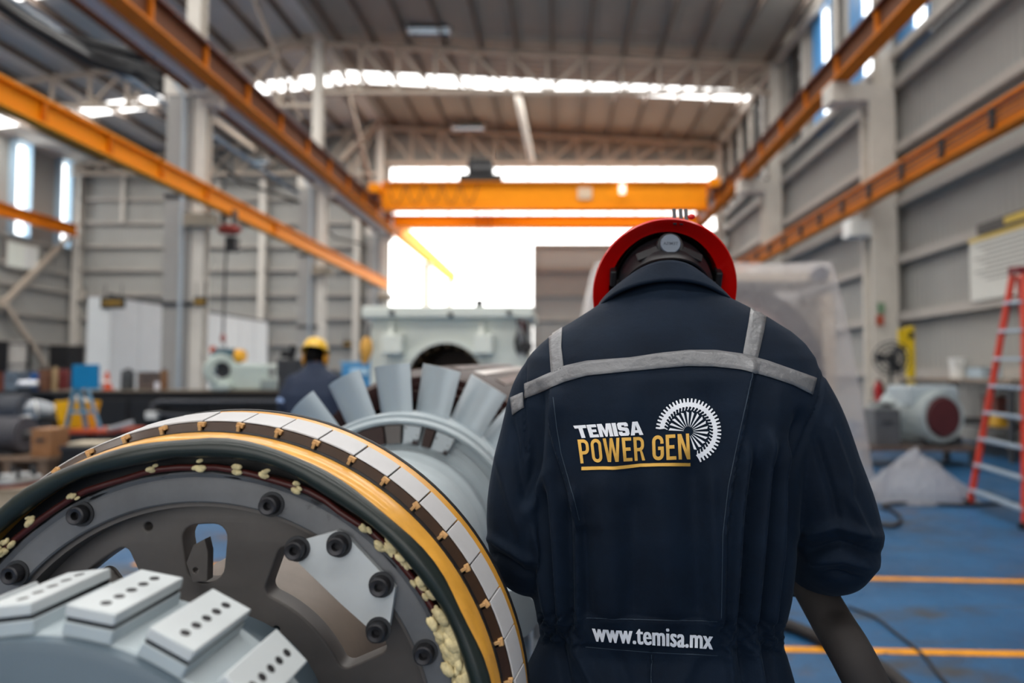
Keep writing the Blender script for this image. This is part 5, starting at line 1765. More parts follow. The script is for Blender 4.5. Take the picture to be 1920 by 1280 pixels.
mb = MB(); mb.cyl(P(444, 667, 12.45), P(459, 667, 12.45), .13, .10, n=20); mb.build('end_cover', M('motor_yellow', (232, 168, 36), 0.4), t)
mb = MB(); mb.box(P(425, 696, 12.5) + Vector((0, 0, -.02)), (.4, .3, .1)); mb.build('foot', m_teal, t, smooth=None)
mb = MB(); mb.cyl(P(425, 698, 12.5), (P(425, 698, 12.5).x, 12.5, 1.06), .1, n=12); mb.build('pedestal', m_teal, t)
mb = MB(); mb.cyl(P(399, 660, 12.45), P(399, 649, 12.45), .06, .045, n=12); mb.build('orange_cap', M('cap_orange', (206, 92, 54), 0.5), t)

# ---- chain hoist on the lower runway
hy = 16.8
hx = -8.2
t = T('chain_hoist', 'red trolley hoist hanging from the left lower orange beam with long chain', 'hoist', (hx, hy, 2.0))
q = P(421, 431, hy)
mb = MB(); mb.lathe([(.0, -.1), (.22, -.1), (.29, -.03), (.29, .03), (.22, .1), (.0, .1)], 28, Matrix.Translation((hx, hy, q.z)) @ Matrix.Diagonal((1, .7, 1, 1))); mb.build('trolley_drum', M('hoist_red', (150, 52, 40), 0.5, var=0.12), t, smooth=40)
for s in (-.13, .13):
    mb = MB(); mb.box((hx + s, hy, (q.z + 5.3) / 2 + .08), (.04, .2, 5.3 - q.z)); mb.build('side_plate', m_black, t, smooth=None)
mb = MB(); mb.box((hx + .08, hy, P(425, 458, hy).z), (.26, .26, .36)); mb.build('motor_box', m_black, t, smooth=None, bevel=.02)
zt, zbm = P(415, 470, hy).z, P(413, 628, hy).z
mb = MB(); mb.tube([(hx - .06, hy, zt + .3), (hx - .09, hy, (zt + zbm) / 2), (hx - .1, hy, zbm)], .028, 6); mb.build('chain', m_dark, t)
mb = MB(); mb.sphere((hx - .1, hy, zbm - .08), .08, 12, 8, (.8, .8, 1.4)); mb.build('hook_block', M('hoist_red', (150, 52, 40), 0.5), t)
mb = MB(); mb.tube([(hx - .1 + .07 * math.sin(a_ / 10), hy, zbm - .27 - .07 * math.cos(a_ / 10 + 3.14)) for a_ in range(0, 46, 5)], .018, 8); mb.build('hook', m_steel, t, smooth=60)

# ---- white partition panels receding along the left bay
m_part = M('partition_white', (222, 224, 222), 0.5, var=0.04, scale=2)
t = T('partition_wall', 'white panelled partition receding behind the left columns', 'partition', (-12.0, 23, 0))
for k in range(8):
    y = 18.2 + 1.22 * k
    mb = MB(); mb.box((-12.0, y + .59, 1.69), (.06, 1.16, 3.36)); mb.build('panel', m_part, t, smooth=None, bevel=.01)
mb = MB(); mb.box((-12.27, 18.15, 1.69), (.6, .06, 3.36)); mb.build('end_panel', m_part, t, smooth=None)
mb = MB(); mb.bar((-12, 18.1, 3.42), (-12, 28, 3.42), .09, .07); mb.build('top_rail', m_dark, t, smooth=None)

# ---- black and yellow signs
def sign(name, x0, y0, x1, y1, Y, label, post=False):
    p, q_ = P(x0, y0, Y), P(x1, y1, Y)
    c_ = ((p.x + q_.x) / 2, Y, (p.z + q_.z) / 2)
    t = T(name, label, 'sign', c_, 'black and yellow hanging signs')
    w, h = q_.x - p.x, p.z - q_.z
    mb = MB(); mb.box(c_, (w, .05, h)); mb.build('board', M('sign_black', (32, 30, 28), 0.5), t, smooth=None, bevel=.005)
    mb = MB(); mb.box((c_[0], Y - .03, c_[2]), (w * .8, .012, h * .38)); mb.build('yellow_panel', M('sign_yellow', (178, 138, 52), 0.5, dirt=((60, 48, 24), 0.5, 14)), t, smooth=None)
    for s in (-.35, .35):
        mb = MB(); mb.tube([(c_[0] + s * w, Y, c_[2] + h / 2), (c_[0] + s * w, Y, c_[2] + h / 2 + .35)], .012, 5); mb.build('hanger', m_dark, t)


sign('aisle_sign', 190, 557, 234, 578, 18.09, 'black and yellow sign hanging left of the white partition')
sign('aisle_sign', 364, 556, 388, 575, 16.1, 'small black and yellow sign on the nearest left column')
sign('aisle_sign', 643, 639, 666, 651, 34.22, 'tiny black and yellow sign left of the pale casing')

# ---- blue board on a stand, yellow bin, red table
YT = 9.0
zt = P(170, 806, YT).z
t = T('steel_table', 'low red topped steel table behind the ring at left', 'table', (P(165, 820, YT).x, YT + .2, 0))
tx0, tx1 = P(112, 806, YT).x, P(222, 806, YT).x
mb = MB(); mb.box(((tx0 + tx1) / 2, YT + .25, zt - .02), (tx1 - tx0, .7, .04)); mb.build('top', M('table_red', (172, 66, 36), 0.5, var=0.15), t, smooth=None, bevel=.005)
for xx in (tx0 + .05, tx1 - .05):
    for yy in (YT - .05, YT + .55):
        mb = MB(); mb.bar((xx, yy, 0), (xx, yy, zt - .04), .05, .05, (0, 1, 0)); mb.build('leg', m_black, t, smooth=None)
mb = MB(); mb.box(((tx0 + tx1) / 2, YT + .25, .2), (tx1 - tx0 - .05, .6, .03)); mb.build('shelf', m_black, t, smooth=None)
t = T('board_stand', 'bright blue square board on a blue A frame stand', 'stand', (P(151, 800, YT).x, YT + .15, zt))
m_bbl = M('board_blue', (0, 122, 178), 0.45, var=0.05)
m_leg = M('stand_blue_grey', (96, 146, 176), 0.5, var=0.08)
p, q = P(127, 683, YT), P(175, 729, YT)
mb = MB(); mb.box(((p.x + q.x) / 2, YT + .1, (p.z + q.z) / 2), (q.x - p.x, .03, p.z - q.z)); mb.build('board', m_bbl, t, smooth=None, bevel=.004)
for (xa, xb, yy) in ((141, 119, .05), (163, 184, .05), (148, 146, .16)):
    A, B = P(xa, 726, YT + .1), P(xb, 803, YT + .1)
    mb = MB(); mb.bar(A, (B.x, YT + .1 + yy, zt + .0), .05, .03); mb.build('leg', m_leg, t, smooth=None)
A, B = P(133, 772, YT + .1), P(172, 772, YT + .1)
mb = MB(); mb.bar(A, B, .03, .04); mb.build('cross_bar', m_leg, t, smooth=None)
t = T('yellow_bin', 'open yellow plastic bin behind the blue stand', 'bin', (P(134, 800, YT + .45).x, YT + .45, zt))
p, q = P(104, 752, YT + .3), P(164, 805, YT + .3)
w, zt2 = q.x - p.x, p.z
mb = MB()
def ring4(wx, wy, z):
    cx_ = (p.x + q.x) / 2; return [(cx_ - wx / 2, YT + .42 - wy / 2, z), (cx_ + wx / 2, YT + .42 - wy / 2, z), (cx_ + wx / 2, YT + .42 + wy / 2, z), (cx_ - wx / 2, YT + .42 + wy / 2, z)]
vs = ring4(w * .8, .2, zt) + ring4(w, .28, zt2) + ring4(w * .94, .24, zt2) + ring4(w * .75, .17, zt + .02)
fs = [(0, 1, 5, 4), (1, 2, 6, 5), (2, 3, 7, 6), (3, 0, 4, 7), (3, 2, 1, 0), (4, 5, 9, 8), (5, 6, 10, 9), (6, 7, 11, 10), (7, 4, 8, 11), (8, 9, 13, 12), (9, 10, 14, 13), (10, 11, 15, 14), (11, 8, 12, 15), (12, 13, 14, 15)]
mb.add(vs, fs); mb.build('tub', M('bin_yellow', (244, 184, 10), 0.45, var=0.06), t, smooth=None)
mb = MB()
for k in range(5):
    mb.sphere(((p.x + q.x) / 2 - .04 + .06 * (k % 3), YT + .42, zt2 - .01 + .04 * (k % 2)), .06, 10, 8, (1.2, 1, .8))
mb.build('rag', M('rag_white', (216, 212, 204), 0.8, var=0.15, scale=20), t, smooth=60)
# black crate with papers under the table, grey pipe
t = T('tool_crate', 'black crate with pale papers below the red table', 'crate', (P(155, 850, 8.0).x, 8.0, 0))
p, q = P(120, 836, 8.0), P(205, 880, 8.0)
mb = MB(); mb.box(((p.x + q.x) / 2, 8.15, p.z / 2), (q.x - p.x, .4, p.z)); mb.build('box', m_black, t, smooth=None, bevel=.01)
mb = MB(); mb.box(((p.x + q.x) / 2 - .03, 8.15, p.z + .02), ((q.x - p.x) * .75, .3, .03), rz=.1); mb.build('papers', M('paper_tan', (206, 194, 172), 0.7), t, smooth=None)
mb = MB(); mb.box(((p.x + q.x) / 2, 8.15, p.z - .02), (q.x - p.x + .03, .43, .04)); mb.build('rim', m_dark, t, smooth=None)
for k, (x0, y0, x1, y1, c_, lb) in enumerate(((202, 806, 250, 792, (150, 152, 158), 'short grey pipe lying across the red table end'),)):
    t = T('pipe_stub', lb, 'pipe', P(x0, y0, 8.9))
    mb = MB(); mb.cyl(P(x0, y0, 8.9), P(x1, y1, 9.1), .035, n=12); mb.build('tube', M('stub%d' % k, c_, 0.4, metal=0.3), t)
    mb = MB(); mb.cyl(P(x0, y0, 8.9), P(x0 + 4, y0 - 1, 8.92), .05, n=12); mb.build('collar', m_steel, t)

# ---- bench along the left with assorted stock
YB2 = 14.0
t = T('work_bench', 'dark steel work bench at the far left below the wall brace', 'bench', (P(50, 760, YB2).x, YB2 + .4, 0))
x0, x1 = P(-60, 740, YB2).x, P(132, 740, YB2).x
zB = P(50, 733, YB2).z
mb = MB(); mb.box(((x0 + x1) / 2, YB2 + .4, zB - .03), (x1 - x0, .9, .06)); mb.build('top', m_dark, t, smooth=None)
mb = MB(); mb.box(((x0 + x1) / 2, YB2 + .8, zB / 2), (x1 - x0, .05, zB - .06)); mb.build('back_panel', m_black, t, smooth=None)
for xx in (x0 + .3, (x0 + x1) / 2, x1 - .1):
    mb = MB(); mb.bar((xx, YB2 + .05, 0), (xx, YB2 + .05, zB - .06), .08, .08, (0, 1, 0)); mb.build('leg', m_black, t, smooth=None)
mb = MB(); mb.box(((x0 + x1) / 2, YB2 + .45, .35), (x1 - x0, .8, .04)); mb.build('shelf', m_black, t, smooth=None)
def boxthing(name, label, cat, x0, y0, x1, y1, Y, dep, col, lidcol=None, base=None):
    p, q_ = P(x0, y0, Y), P(x1, y1, Y)
    z0 = base if base is not None else q_.z
    t = T(name, label, cat, ((p.x + q_.x) / 2, Y + dep / 2, z0))
    w = q_.x - p.x
    mb = MB(); mb.box(((p.x + q_.x) / 2, Y + dep / 2, (p.z + z0) / 2), (w, dep, p.z - z0)); mb.build('body', M('col_%d_%d_%d' % col, col, 0.55, var=0.14, scale=7), t, smooth=None, bevel=min(.02, w * .06))
    lc = lidcol or tuple(int(v * .75) for v in col)
    mb = MB(); mb.box(((p.x + q_.x) / 2, Y + dep / 2, p.z + .008), (w * 1.03, dep * 1.03, .02)); mb.build('lid', M('col_%d_%d_%d' % lc, lc, 0.55, var=0.1), t, smooth=None)
    mb = MB(); mb.box(((p.x + q_.x) / 2, Y - .01, (p.z * .65 + z0 * .35)), (w * .4, .02, .03)); mb.build('handle', m_dark, t, smooth=None)
    return t
boxthing('tool_cabinet', 'blue grey steel box on the far left bench', 'box', 8, 697, 32, 733, YB2 + .1, .4, (104, 118, 132), base=zB)
boxthing('parts_box', 'small bright blue box on the far left bench', 'box', 57, 699, 75, 733, YB2 + .3, .3, (36, 92, 160), base=zB)
boxthing('wooden_crate', 'brown wooden crate on the far left bench', 'crate', 72, 693, 89, 733, YB2 + .15, .4, (120, 80, 58), base=zB)
boxthing('rusty_box', 'rust red box at the left edge of the bench', 'box', -10, 698, 5, 733, YB2 + .1, .4, (112, 56, 40), base=zB)
def drum(name, label, cat, x, y0, y1, w, Y, col, base=None, ribs=2):
    p, q_ = P(x, y0, Y), P(x, y1, Y)
    r = w / 2 * Y / F
    z0 = base if base is not None else q_.z
    h = p.z - z0
    t = T(name, label, cat, (p.x, Y, z0))
    prof = [(.0, 0), (r * .96, 0), (r, h * .03)]
    for k in range(ribs):
        hh = h * (k + 1) / (ribs + 1)
        prof += [(r, hh - .02), (r * 1.05, hh), (r, hh + .02)]
    prof += [(r, h * .97), (r * .96, h), (.0, h)]
    mb = MB(); mb.lathe(prof, 24, Matrix.Translation((p.x, Y, z0))); mb.build('shell', M('col_%d_%d_%d' % col, col, 0.5, var=0.15, scale=6), t)
    mb = MB(); mb.lathe([(r * .4, h), (r * .45, h + .03), (.0, h + .035)], 16, Matrix.Translation((p.x, Y, z0))); mb.build('cap', m_dark, t)
    return t
drum('spool', 'maroon drum on the bench behind the blue board', 'drum', 118, 692, 733, 22, YB2 + .35, (116, 44, 44), base=zB)
drum('spool', 'tan spool standing beside the maroon drum', 'spool', 104, 688, 733, 9, YB2 + .1, (176, 148, 108), base=zB, ribs=1)
t = T('foil_bundle', 'silver foil bundle lying on the far left bench', 'bundle', P(52, 725, YB2 + .1))
mb = MB(); limb(mb, [(P(40, 722, YB2 + .1) + Vector((0, 0, .02)), .09), (P(68, 722, YB2 + .1) + Vector((0, 0, .02)), .08)], 14)
mm = remesh(mb, .02, 2); place(mm, 'foil', M('foil', (206, 210, 218), 0.25, metal=0.6, bump=0.9, bscale=14, bdist=.02), (0, 0, 0), t, smooth=40)
mb = MB(); mb.tube([P(54, 716, YB2 + .1), P(54, 729, YB2 + .05)], .012, 6); mb.build('strap', m_dark, t)
# stock on the long bed, in front of the partition
zb = 1.06
drum('motor_stack', 'dark grey round drum on the black bed before the partition', 'drum', 240, 694, 731, 22, YLa + .3, (70, 74, 78), base=zb)
boxthing('gear_unit', 'brown grey gear unit on the black bed before the partition', 'gear unit', 257, 699, 293, 731, YLa + .25, .4, (96, 84, 80), base=zb)
drum('spool', 'brown upright spool at the right of the gear unit', 'spool', 308, 694, 731, 12, YLa + .3, (128, 92, 64), base=zb, ribs=1)
drum('bottle', 'small white bottle on the black bed beside the brown spool', 'bottle', 295, 716, 731, 9, YLa + .1, (222, 222, 230), base=zb, ribs=0)
t = T('traffic_cone', 'orange cone left of the white partition end', 'cone', P(201, 733, YLa + .2))
q = P(201, 700, YLa + .2)
mb = MB(); mb.lathe([(.0, .33), (.02, .33), (.09, .02), (.12, .02), (.12, 0), (.0, 0)], 20, Matrix.Translation((q.x, YLa + .2, zb))); mb.build('cone_body', M('cone_orange', (206, 84, 50), 0.5), t)
mb = MB(); mb.lathe([(.046, .2), (.064, .13)], 20, Matrix.Translation((q.x, YLa + .2, zb)) @ Matrix.Diagonal((1.05, 1.05, 1, 1))); mb.build('white_collar', m_white, t)
boxthing('paint_tin', 'flat white and blue tin on the bed right of the blue board', 'tin', 162, 722, 184, 731, YLa - .02, .25, (176, 206, 222), base=zb)

# ---- clutter at the left edge
YC = 8.0
pal = T('wooden_pallet', 'wooden pallet on the floor at the far left', 'pallet', (P(50, 880, YC).x, YC + .3, 0))
zP = P(40, 857, YC).z
x0, x1 = P(-40, 860, YC).x, P(108, 860, YC).x
m_wood = M('pallet_wood', (112, 92, 76), 0.75, var=0.25, scale=12)
for k in range(6):
    mb = MB(); mb.box(((x0 + x1) / 2, YC - .1 + k * .17, zP - .015), (x1 - x0, .13, .03)); mb.build('plank', m_wood, pal, smooth=None)
for k in range(3):
    xx = x0 + .06 + (x1 - x0 - .12) * k / 2
    mb = MB(); mb.box((xx, YC + .32, (zP - .03) / 2), (.1, .95, zP - .03)); mb.build('bearer', m_wood, pal, smooth=None)
boxthing('cardboard_box', 'tan cardboard box on the pallet', 'box', 58, 807, 95, 857, YC, .3, (150, 106, 70), (168, 122, 84), base=zP)
def motor(label, x, y, w, h, Y, col, base):
    p = P(x, y, Y)
    r = h / 2 * Y / F
    L_ = w * Y / F
    t = T('electric_motor', label, 'motor', (p.x, Y, base))
    z = base + r + .04
    mb = MB(); mb.cyl((p.x - L_ / 2, Y, z), (p.x + L_ / 2, Y, z), r, n=24); mb.build('housing', M('col_%d_%d_%d' % col, col, 0.5, var=0.15), t)
    for k in range(8):
        xx = p.x - L_ / 2 + L_ * (k + .5) / 8
        mb = MB(); mb.cyl((xx - .008, Y, z), (xx + .008, Y, z), r * 1.07, n=24); mb.build('cooling_fin', M('col_%d_%d_%d' % col, col, 0.5), t)
    mb = MB(); mb.box((p.x, Y, base + .02), (L_ * .8, r * 1.6, .04)); mb.build('foot', m_dark, t, smooth=None)
    mb = MB(); mb.cyl((p.x + L_ / 2, Y, z), (p.x + L_ / 2 + .1, Y, z), r * .25, n=12); mb.build('shaft', m_steel, t)
    return t
motor('large dark grey finned motor at the left edge on the pallet', 12, 825, 74, 62, YC + .3, (84, 84, 90), zP)
motor('grey finned motor on the bench shelf at the far left', 22, 775, 54, 50, 12.5, (78, 82, 90), P(20, 800, 12.5).z + .045)
boxthing('steel_block', 'dark steel block carrying the grey shelf motor', 'block', -20, 800, 56, 860, 12.3, .6, (40, 42, 46), base=0)
t = T('wrapped_bundle', 'silver plastic wrapped bundle between the motors and the yellow bin', 'bundle', P(83, 770, 9.4))
mb = MB(); limb(mb, [(P(66, 766, 9.4), .13), (P(84, 770, 9.4), .13), (P(100, 772, 9.4), .10)], 16)
mm = remesh(mb, .02, 2); place(mm, 'wrap', M('wrap_silver', (150, 156, 162), 0.25, metal=0.3, bump=0.9, bscale=10, bdist=.03), (0, 0, 0), t, smooth=40)
mb = MB(); mb.tube([P(66, 752, 9.3), P(69, 768, 9.24), P(70, 784, 9.3)], .012, 6); mb.build('tape', m_white, t)
boxthing('cabinet_stand', 'dark cabinet under the silver wrapped bundle', 'cabinet', 58, 791, 96, 830, 9.2, .4, (46, 46, 50), base=0)
t = T('pipe_stub', 'white pipe lying on the clutter at the far left', 'pipe', P(40, 790, 8.8))
mb = MB(); mb.cyl(P(8, 792, 8.8), P(58, 785, 9.0), .055, n=14); mb.build('tube', M('pipe_white', (206, 208, 206), 0.4), t)
mb = MB(); mb.cyl(P(8, 792, 8.8), P(14, 791, 8.83), .07, n=14); mb.build('collar', M('pipe_white', (206, 208, 206), 0.4), t)
# flange with studs on a crate
YFl = 5.5
q = P(28, 895, YFl)
t = T('steel_flange', 'round steel flange with studs lying at the left edge', 'flange', (q.x, YFl, q.z - .04))
mb = MB(); mb.lathe([(.05, 0), (.17, 0), (.17, .035), (.10, .035), (.10, .06), (.05, .06)], 40, Matrix.Translation((q.x, YFl, q.z - .03)), closed=True); mb.build('ring', M('flange_steel', (176, 178, 178), 0.35, metal=0.5, var=0.15), t)
for k in range(6):
    an = k * math.pi / 3 + .3
    mb = MB(); mb.cyl((q.x + .135 * math.cos(an), YFl + .135 * math.sin(an), q.z), (q.x + .135 * math.cos(an), YFl + .135 * math.sin(an), q.z + .08), .012, n=8); mb.build('stud', m_dark, t)
mb = MB(); mb.lathe([(.12, -.05), (.19, -.05), (.19, -.0), (.12, -.0)], 40, Matrix.Translation((q.x, YFl, q.z - .04)), closed=True); mb.build('red_gasket', M('gasket_red', (120, 48, 44), 0.5), t)
boxthing('wooden_crate', 'pale wooden crate under the steel flange', 'crate', -30, 923, 95, 960, YFl - .25, .5, (176, 160, 138), base=0)

# ---- left wall bits
def lwp(x, y):
    return P(x, y, 24.25 * F / (CX - x))
single_bar('wall_brace', 'pale diagonal brace rising to the left wall corner', 'brace', lwp(0, 574), lwp(128, 445), .2, m_cream2)
single_bar('wall_brace', 'pale diagonal brace descending from the left edge to the floor', 'brace', lwp(2, 560), lwp(88, 690), .2, m_cream2)
boxthing('wall_box', 'small cream box on the far corner post', 'box', 138, 543, 155, 563, 34.0, .2, (196, 188, 176))
for k, (x0, y0, x1, y1, Y, lb) in enumerate(((92, 648, 126, 735, 29.0, 'tall black machine cabinet by the left corner'), (-10, 640, 20, 735, 27.0, 'black storage cabinet at the left edge'))):
    t = boxthing('machine_cabinet', lb, 'cabinet', x0, y0, x1, y1, Y, 1.0, (28, 28, 30), base=0)
t = T('vertical_duct', 'pale grey vertical duct standing between the black cabinets', 'duct', P(34, 735, 26.3))
q = P(34, 640, 26.3)
mb = MB(); mb.cyl((q.x, 26.3, 0), (q.x, 26.3, q.z), .28, n=20); mb.build('tube', m_girt, t)
for z in (.4, 1.6, 2.4):
    mb = MB(); mb.cyl((q.x, 26.3, z), (q.x, 26.3, z + .06), .31, n=20); mb.build('band', m_dark, t)

# ---- plastic wrapped machine at right
def plastic(name, col, fac, rough=.25, bscale=5, bdist=.05):
    m = bpy.data.materials.new(name); m.use_nodes = True
    nt = m.node_tree
    b = nt.nodes['Principled BSDF']
    b.inputs['Base Color'].default_value = lin(col); b.inputs['Roughness'].default_value = rough
    tcn = nt.nodes.new('ShaderNodeTexCoord')
    nz = nt.nodes.new('ShaderNodeTexNoise'); nz.inputs['Scale'].default_value = bscale; nz.inputs['Detail'].default_value = 6; nz.inputs['Distortion'].default_value = 1.2
    bp = nt.nodes.new('ShaderNodeBump'); bp.inputs['Strength'].default_value = .8; bp.inputs['Distance'].default_value = bdist
    nt.links.new(tcn.outputs['Object'], nz.inputs['Vector']); nt.links.new(nz.outputs['Fac'], bp.inputs['Height']); nt.links.new(bp.outputs['Normal'], b.inputs['Normal'])
    tr = nt.nodes.new('ShaderNodeBsdfTransparent'); tl = nt.nodes.new('ShaderNodeBsdfTranslucent'); tl.inputs['Color'].default_value = lin(col)
    mx = nt.nodes.new('ShaderNodeMixShader'); mx.inputs[0].default_value = fac
    mx2 = nt.nodes.new('ShaderNodeMixShader'); mx2.inputs[0].default_value = .5
    nt.links.new(b.outputs[0], mx2.inputs[1]); nt.links.new(tl.outputs[0], mx2.inputs[2])
    nt.links.new(tr.outputs[0], mx.inputs[1]); nt.links.new(mx2.outputs[0], mx.inputs[2])
    nt.links.new(mx.outputs[0], nt.nodes['Material Output'].inputs['Surface'])
    return m


YG = 8.0
m_wrap = plastic('plastic_sheet', (250, 246, 246), .38, .2, 4, .09)
t = T('wrapped_generator', 'tall machine shrouded in translucent white plastic right of the man', 'machine', (P(1350, 800, YG).x, YG + .9, 0))
def gx(x):
    return P(x, 700, YG).x
ztop = P(1400, 487, YG).z
mb = MB()
nU, nV = 84, 34
per = []
def rring(u, v):
    """u around a rounded rectangle, v from floor (0) to top (1)"""
    taper = 1 - v
    xl = gx(1120) * 1 + (gx(1050) - gx(1120)) * taper ** .9
    xr = gx(1568) + (gx(1640) - gx(1568)) * taper ** .75
    y0, y1 = YG + .12 * v, YG + 2.0 - .12 * v
    s = u * 4
    k = int(s) % 4; f = s - int(s)
    pts = [(xl, y0), (xr, y0), (xr, y1), (xl, y1)]
    a_, b_ = pts[k], pts[(k + 1) % 4]
    x, y = a_[0] + (b_[0] - a_[0]) * f, a_[1] + (b_[1] - a_[1]) * f
    z = v * ztop
    wv = mnoise.noise(Vector((x * 1.5, y * 1.5, z * .5))) * .10 + mnoise.noise(Vector((x * 5 + z, y * 5, z * 1.2))) * .035
    wv += .05 * math.sin(u * 46) * (1 - v) * .6
    nx, ny = (0, -1) if k == 0 else (1, 0) if k == 1 else (0, 1) if k == 2 else (-1, 0)
    edge = min(f, 1 - f) * 8
    wv *= min(1, edge + .25) * (1 - .5 * v)
    return (x + nx * wv, y + ny * wv, max(.005, z - .03 * v * abs(math.sin(u * 25)) * .6))
vs, fs = [], []
for j in range(nV + 1):
    for i in range(nU):
        vs.append(rring(i / nU, j / nV))
for j in range(nV):
    for i in range(nU):
        fs.append((j * nU + i, j * nU + (i + 1) % nU, (j + 1) * nU + (i + 1) % nU, (j + 1) * nU + i))
top0 = nV * nU
fs.append(tuple(top0 + i for i in range(nU)))
mb.add(vs, fs); mb.build('plastic_cover', m_wrap, t, smooth=50)
gc_ = P(1352, 712, YG + .45)
mt = Matrix.Translation((gc_.x, YG + .24, gc_.z)) @ rot_to((0, 1, 0))
mb = MB(); mb.lathe([(1.0, 0), (1.21, 0), (1.21, 1.3), (1.0, 1.3)], 64, mt, closed=True); mb.build('stator_ring', M('stator_dark', (22, 24, 38), 0.5, var=0.2), t)
mb = MB(); mb.lathe([(.0, .35), (.97, .3), (.99, .1), (.87, .04), (.5, .2), (.0, .25)], 64, mt); mb.build('end_cover', M('stator_pink', (206, 170, 164), 0.6, var=0.15), t)
mb = MB(); mb.box((gc_.x, YG + 1.1, .06), (2.4, 1.3, .12)); mb.build('base_frame', m_dark, t, smooth=None, bevel=.02)
for s in (-1, 1):
    mb = MB(); mb.box((gc_.x + s * 1.32, YG + 1.0, 1.2), (.15, 1.2, 2.3)); mb.build('frame_side', M('frame_cream', (204, 188, 168), 0.6), t, smooth=None)
mb = MB(); mb.box((gc_.x + .0, YG + 1.0, 2.56), (2.8, 1.2, .10)); mb.build('frame_top', M('frame_cream', (204, 188, 168), 0.6), t, smooth=None)
q = P(1537, 513, YG + .25); mb = MB(); mb.cyl((q.x, YG + .2, q.z), (q.x, YG + .35, q.z), .09, n=16); mb.build('lifting_eye', M('eye_blue', (52, 60, 84), 0.5), t)

# ---- heap of clear plastic on the floor
m_heap = plastic('plastic_heap', (206, 208, 214), .6, .25, 9, .03)
t = T('plastic_heap', 'crumpled heap of clear plastic sheet on the blue floor', 'plastic sheet', floor_pt(1720, 945))
n_ = 56
c0 = floor_pt(1722, 936)
vs, fs = [], []
for j in range(n_ + 1):
    for i in range(n_ + 1):
        u, v = i / n_ * 2 - 1, j / n_ * 2 - 1
        r2 = math.hypot(u, v)
        h = max(0, 1 - r2) ** .8 * .54 * (1 + .3 * mnoise.noise(Vector((u * 3, v * 3, 1)))) + .07 * abs(mnoise.noise(Vector((u * 6, v * 6, 3)))) * max(0, 1.2 - r2)
        vs.append((c0.x + u * .60 + .05 * mnoise.noise(Vector((u * 4, v * 4, 8))), c0.y + .02 + v * .42, .006 + h))
for j in range(n_):
    for i in range(n_):
        if math.hypot((i + .5) / n_ * 2 - 1, (j + .5) / n_ * 2 - 1) < 1.06:
            a_ = j * (n_ + 1) + i
            fs.append((a_, a_ + 1, a_ + n_ + 2, a_ + n_ + 1))
mb = MB(); mb.add(vs, fs); mb.build('crumpled_sheet', m_heap, t, smooth=50)
mb = MB(); mb.sphere((c0.x - .55, c0.y + .1, .09), 1, 18, 10, (.22, .2, .085)); mb.build('folded_corner', m_heap, t, smooth=50)

# ---- red step ladder
m_lad = M('ladder_red', (206, 62, 44), 0.45, var=0.1)
m_rung = M('ladder_rung', (176, 196, 214), 0.35, metal=0.4, var=0.05)
LT, RT = P(1899, 515, 6.6), P(1921, 513, 6.42)
Lf, Rf = floor_pt(1818, 947), floor_pt(1922, 992)
t = T('step_ladder', 'red fibreglass step ladder standing at the right edge', 'ladder', (LT.x, 6.5, 0))
for (A, B) in ((LT, Lf), (RT, Rf)):
    mb = MB(); mb.bar(A, B, .075, .03, (1, 0, 0)); mb.build('rail', m_lad, t, smooth=None, bevel=.004)
    mb = MB(); mb.box((B.x, B.y, .03), (.09, .06, .06)); mb.build('foot', m_black, t, smooth=None, bevel=.005)
    A2, B2 = A + Vector((.12, .1, 0)), B + Vector((1.35, .9, 0))
    mb = MB(); mb.bar(A2, B2, .05, .025, (1, 0, 0)); mb.build('rear_rail', m_lad, t, smooth=None, bevel=.004)
for k in range(8):
    u = (k + 1) / 8.6
    A, B = LT.lerp(Lf, u), RT.lerp(Rf, u)
    mb = MB(); mb.bar(A, B, .085, .028); mb.build('step', m_rung, t, smooth=None, bevel=.004)
    if k % 2:
        A2, B2 = A + Vector((.12 + 1.23 * u, .1 + .8 * u, 0)), B + Vector((.12 + 1.23 * u, .1 + .8 * u, 0))
        mb = MB(); mb.bar(A2, B2, .03, .03); mb.build('rear_brace', m_rung, t, smooth=None)
mb = MB(); mb.bar(LT + Vector((.05, 0, .04)), RT + Vector((.05, 0, .04)), .2, .07); mb.build('top_cap', M('ladder_cap', (120, 40, 48), 0.5), t, smooth=None, bevel=.01)

# ---- shelf bench along the right wall with its load
t = T('wall_bench', 'long shelf bench along the right wall behind the ladder', 'bench', (7.35, 12, 0))
mb = MB(); mb.box((7.35, 12.0, 1.24), (1.1, 3.4, .06)); mb.build('top', M('bench_wood', (146, 132, 118), 0.7, var=0.2), t, smooth=None)
for y in (10.4, 12.0, 13.6):
    for x in (6.85, 7.85):
        mb = MB(); mb.bar((x, y, 0), (x, y, 1.21), .07, .07, (0, 1, 0)); mb.build('leg', m_dark, t, smooth=None)
mb = MB(); mb.box((7.35, 12.0, .5), (1.0, 3.3, .04)); mb.build('shelf', m_dark, t, smooth=None)
t = T('plastic_bucket', 'white plastic bucket on the right wall bench', 'bucket', (P(1796, 704, 12.2).x, 12.2, 1.27))
q = P(1796, 672, 12.2)
h = q.z - 1.27
mb = MB(); mb.lathe([(.0, 0), (.125, 0), (.15, h), (.157, h), (.157, h - .03), (.15, h - .03)], 28, Matrix.Translation((q.x, 12.2, 1.27))); mb.build('pail', m_white, t)
mb = MB(); mb.lathe([(.0, h + .012), (.16, h + .012), (.16, h)], 28, Matrix.Translation((q.x, 12.2, 1.27))); mb.build('lid', m_white, t)
mb = MB(); mb.tube([(q.x - .155 * math.cos(k * math.pi / 10), 12.05, 1.27 + h * .9 - .12 * math.sin(k * math.pi / 10)) for k in range(11)], .006, 6); mb.build('bail', m_steel, t)
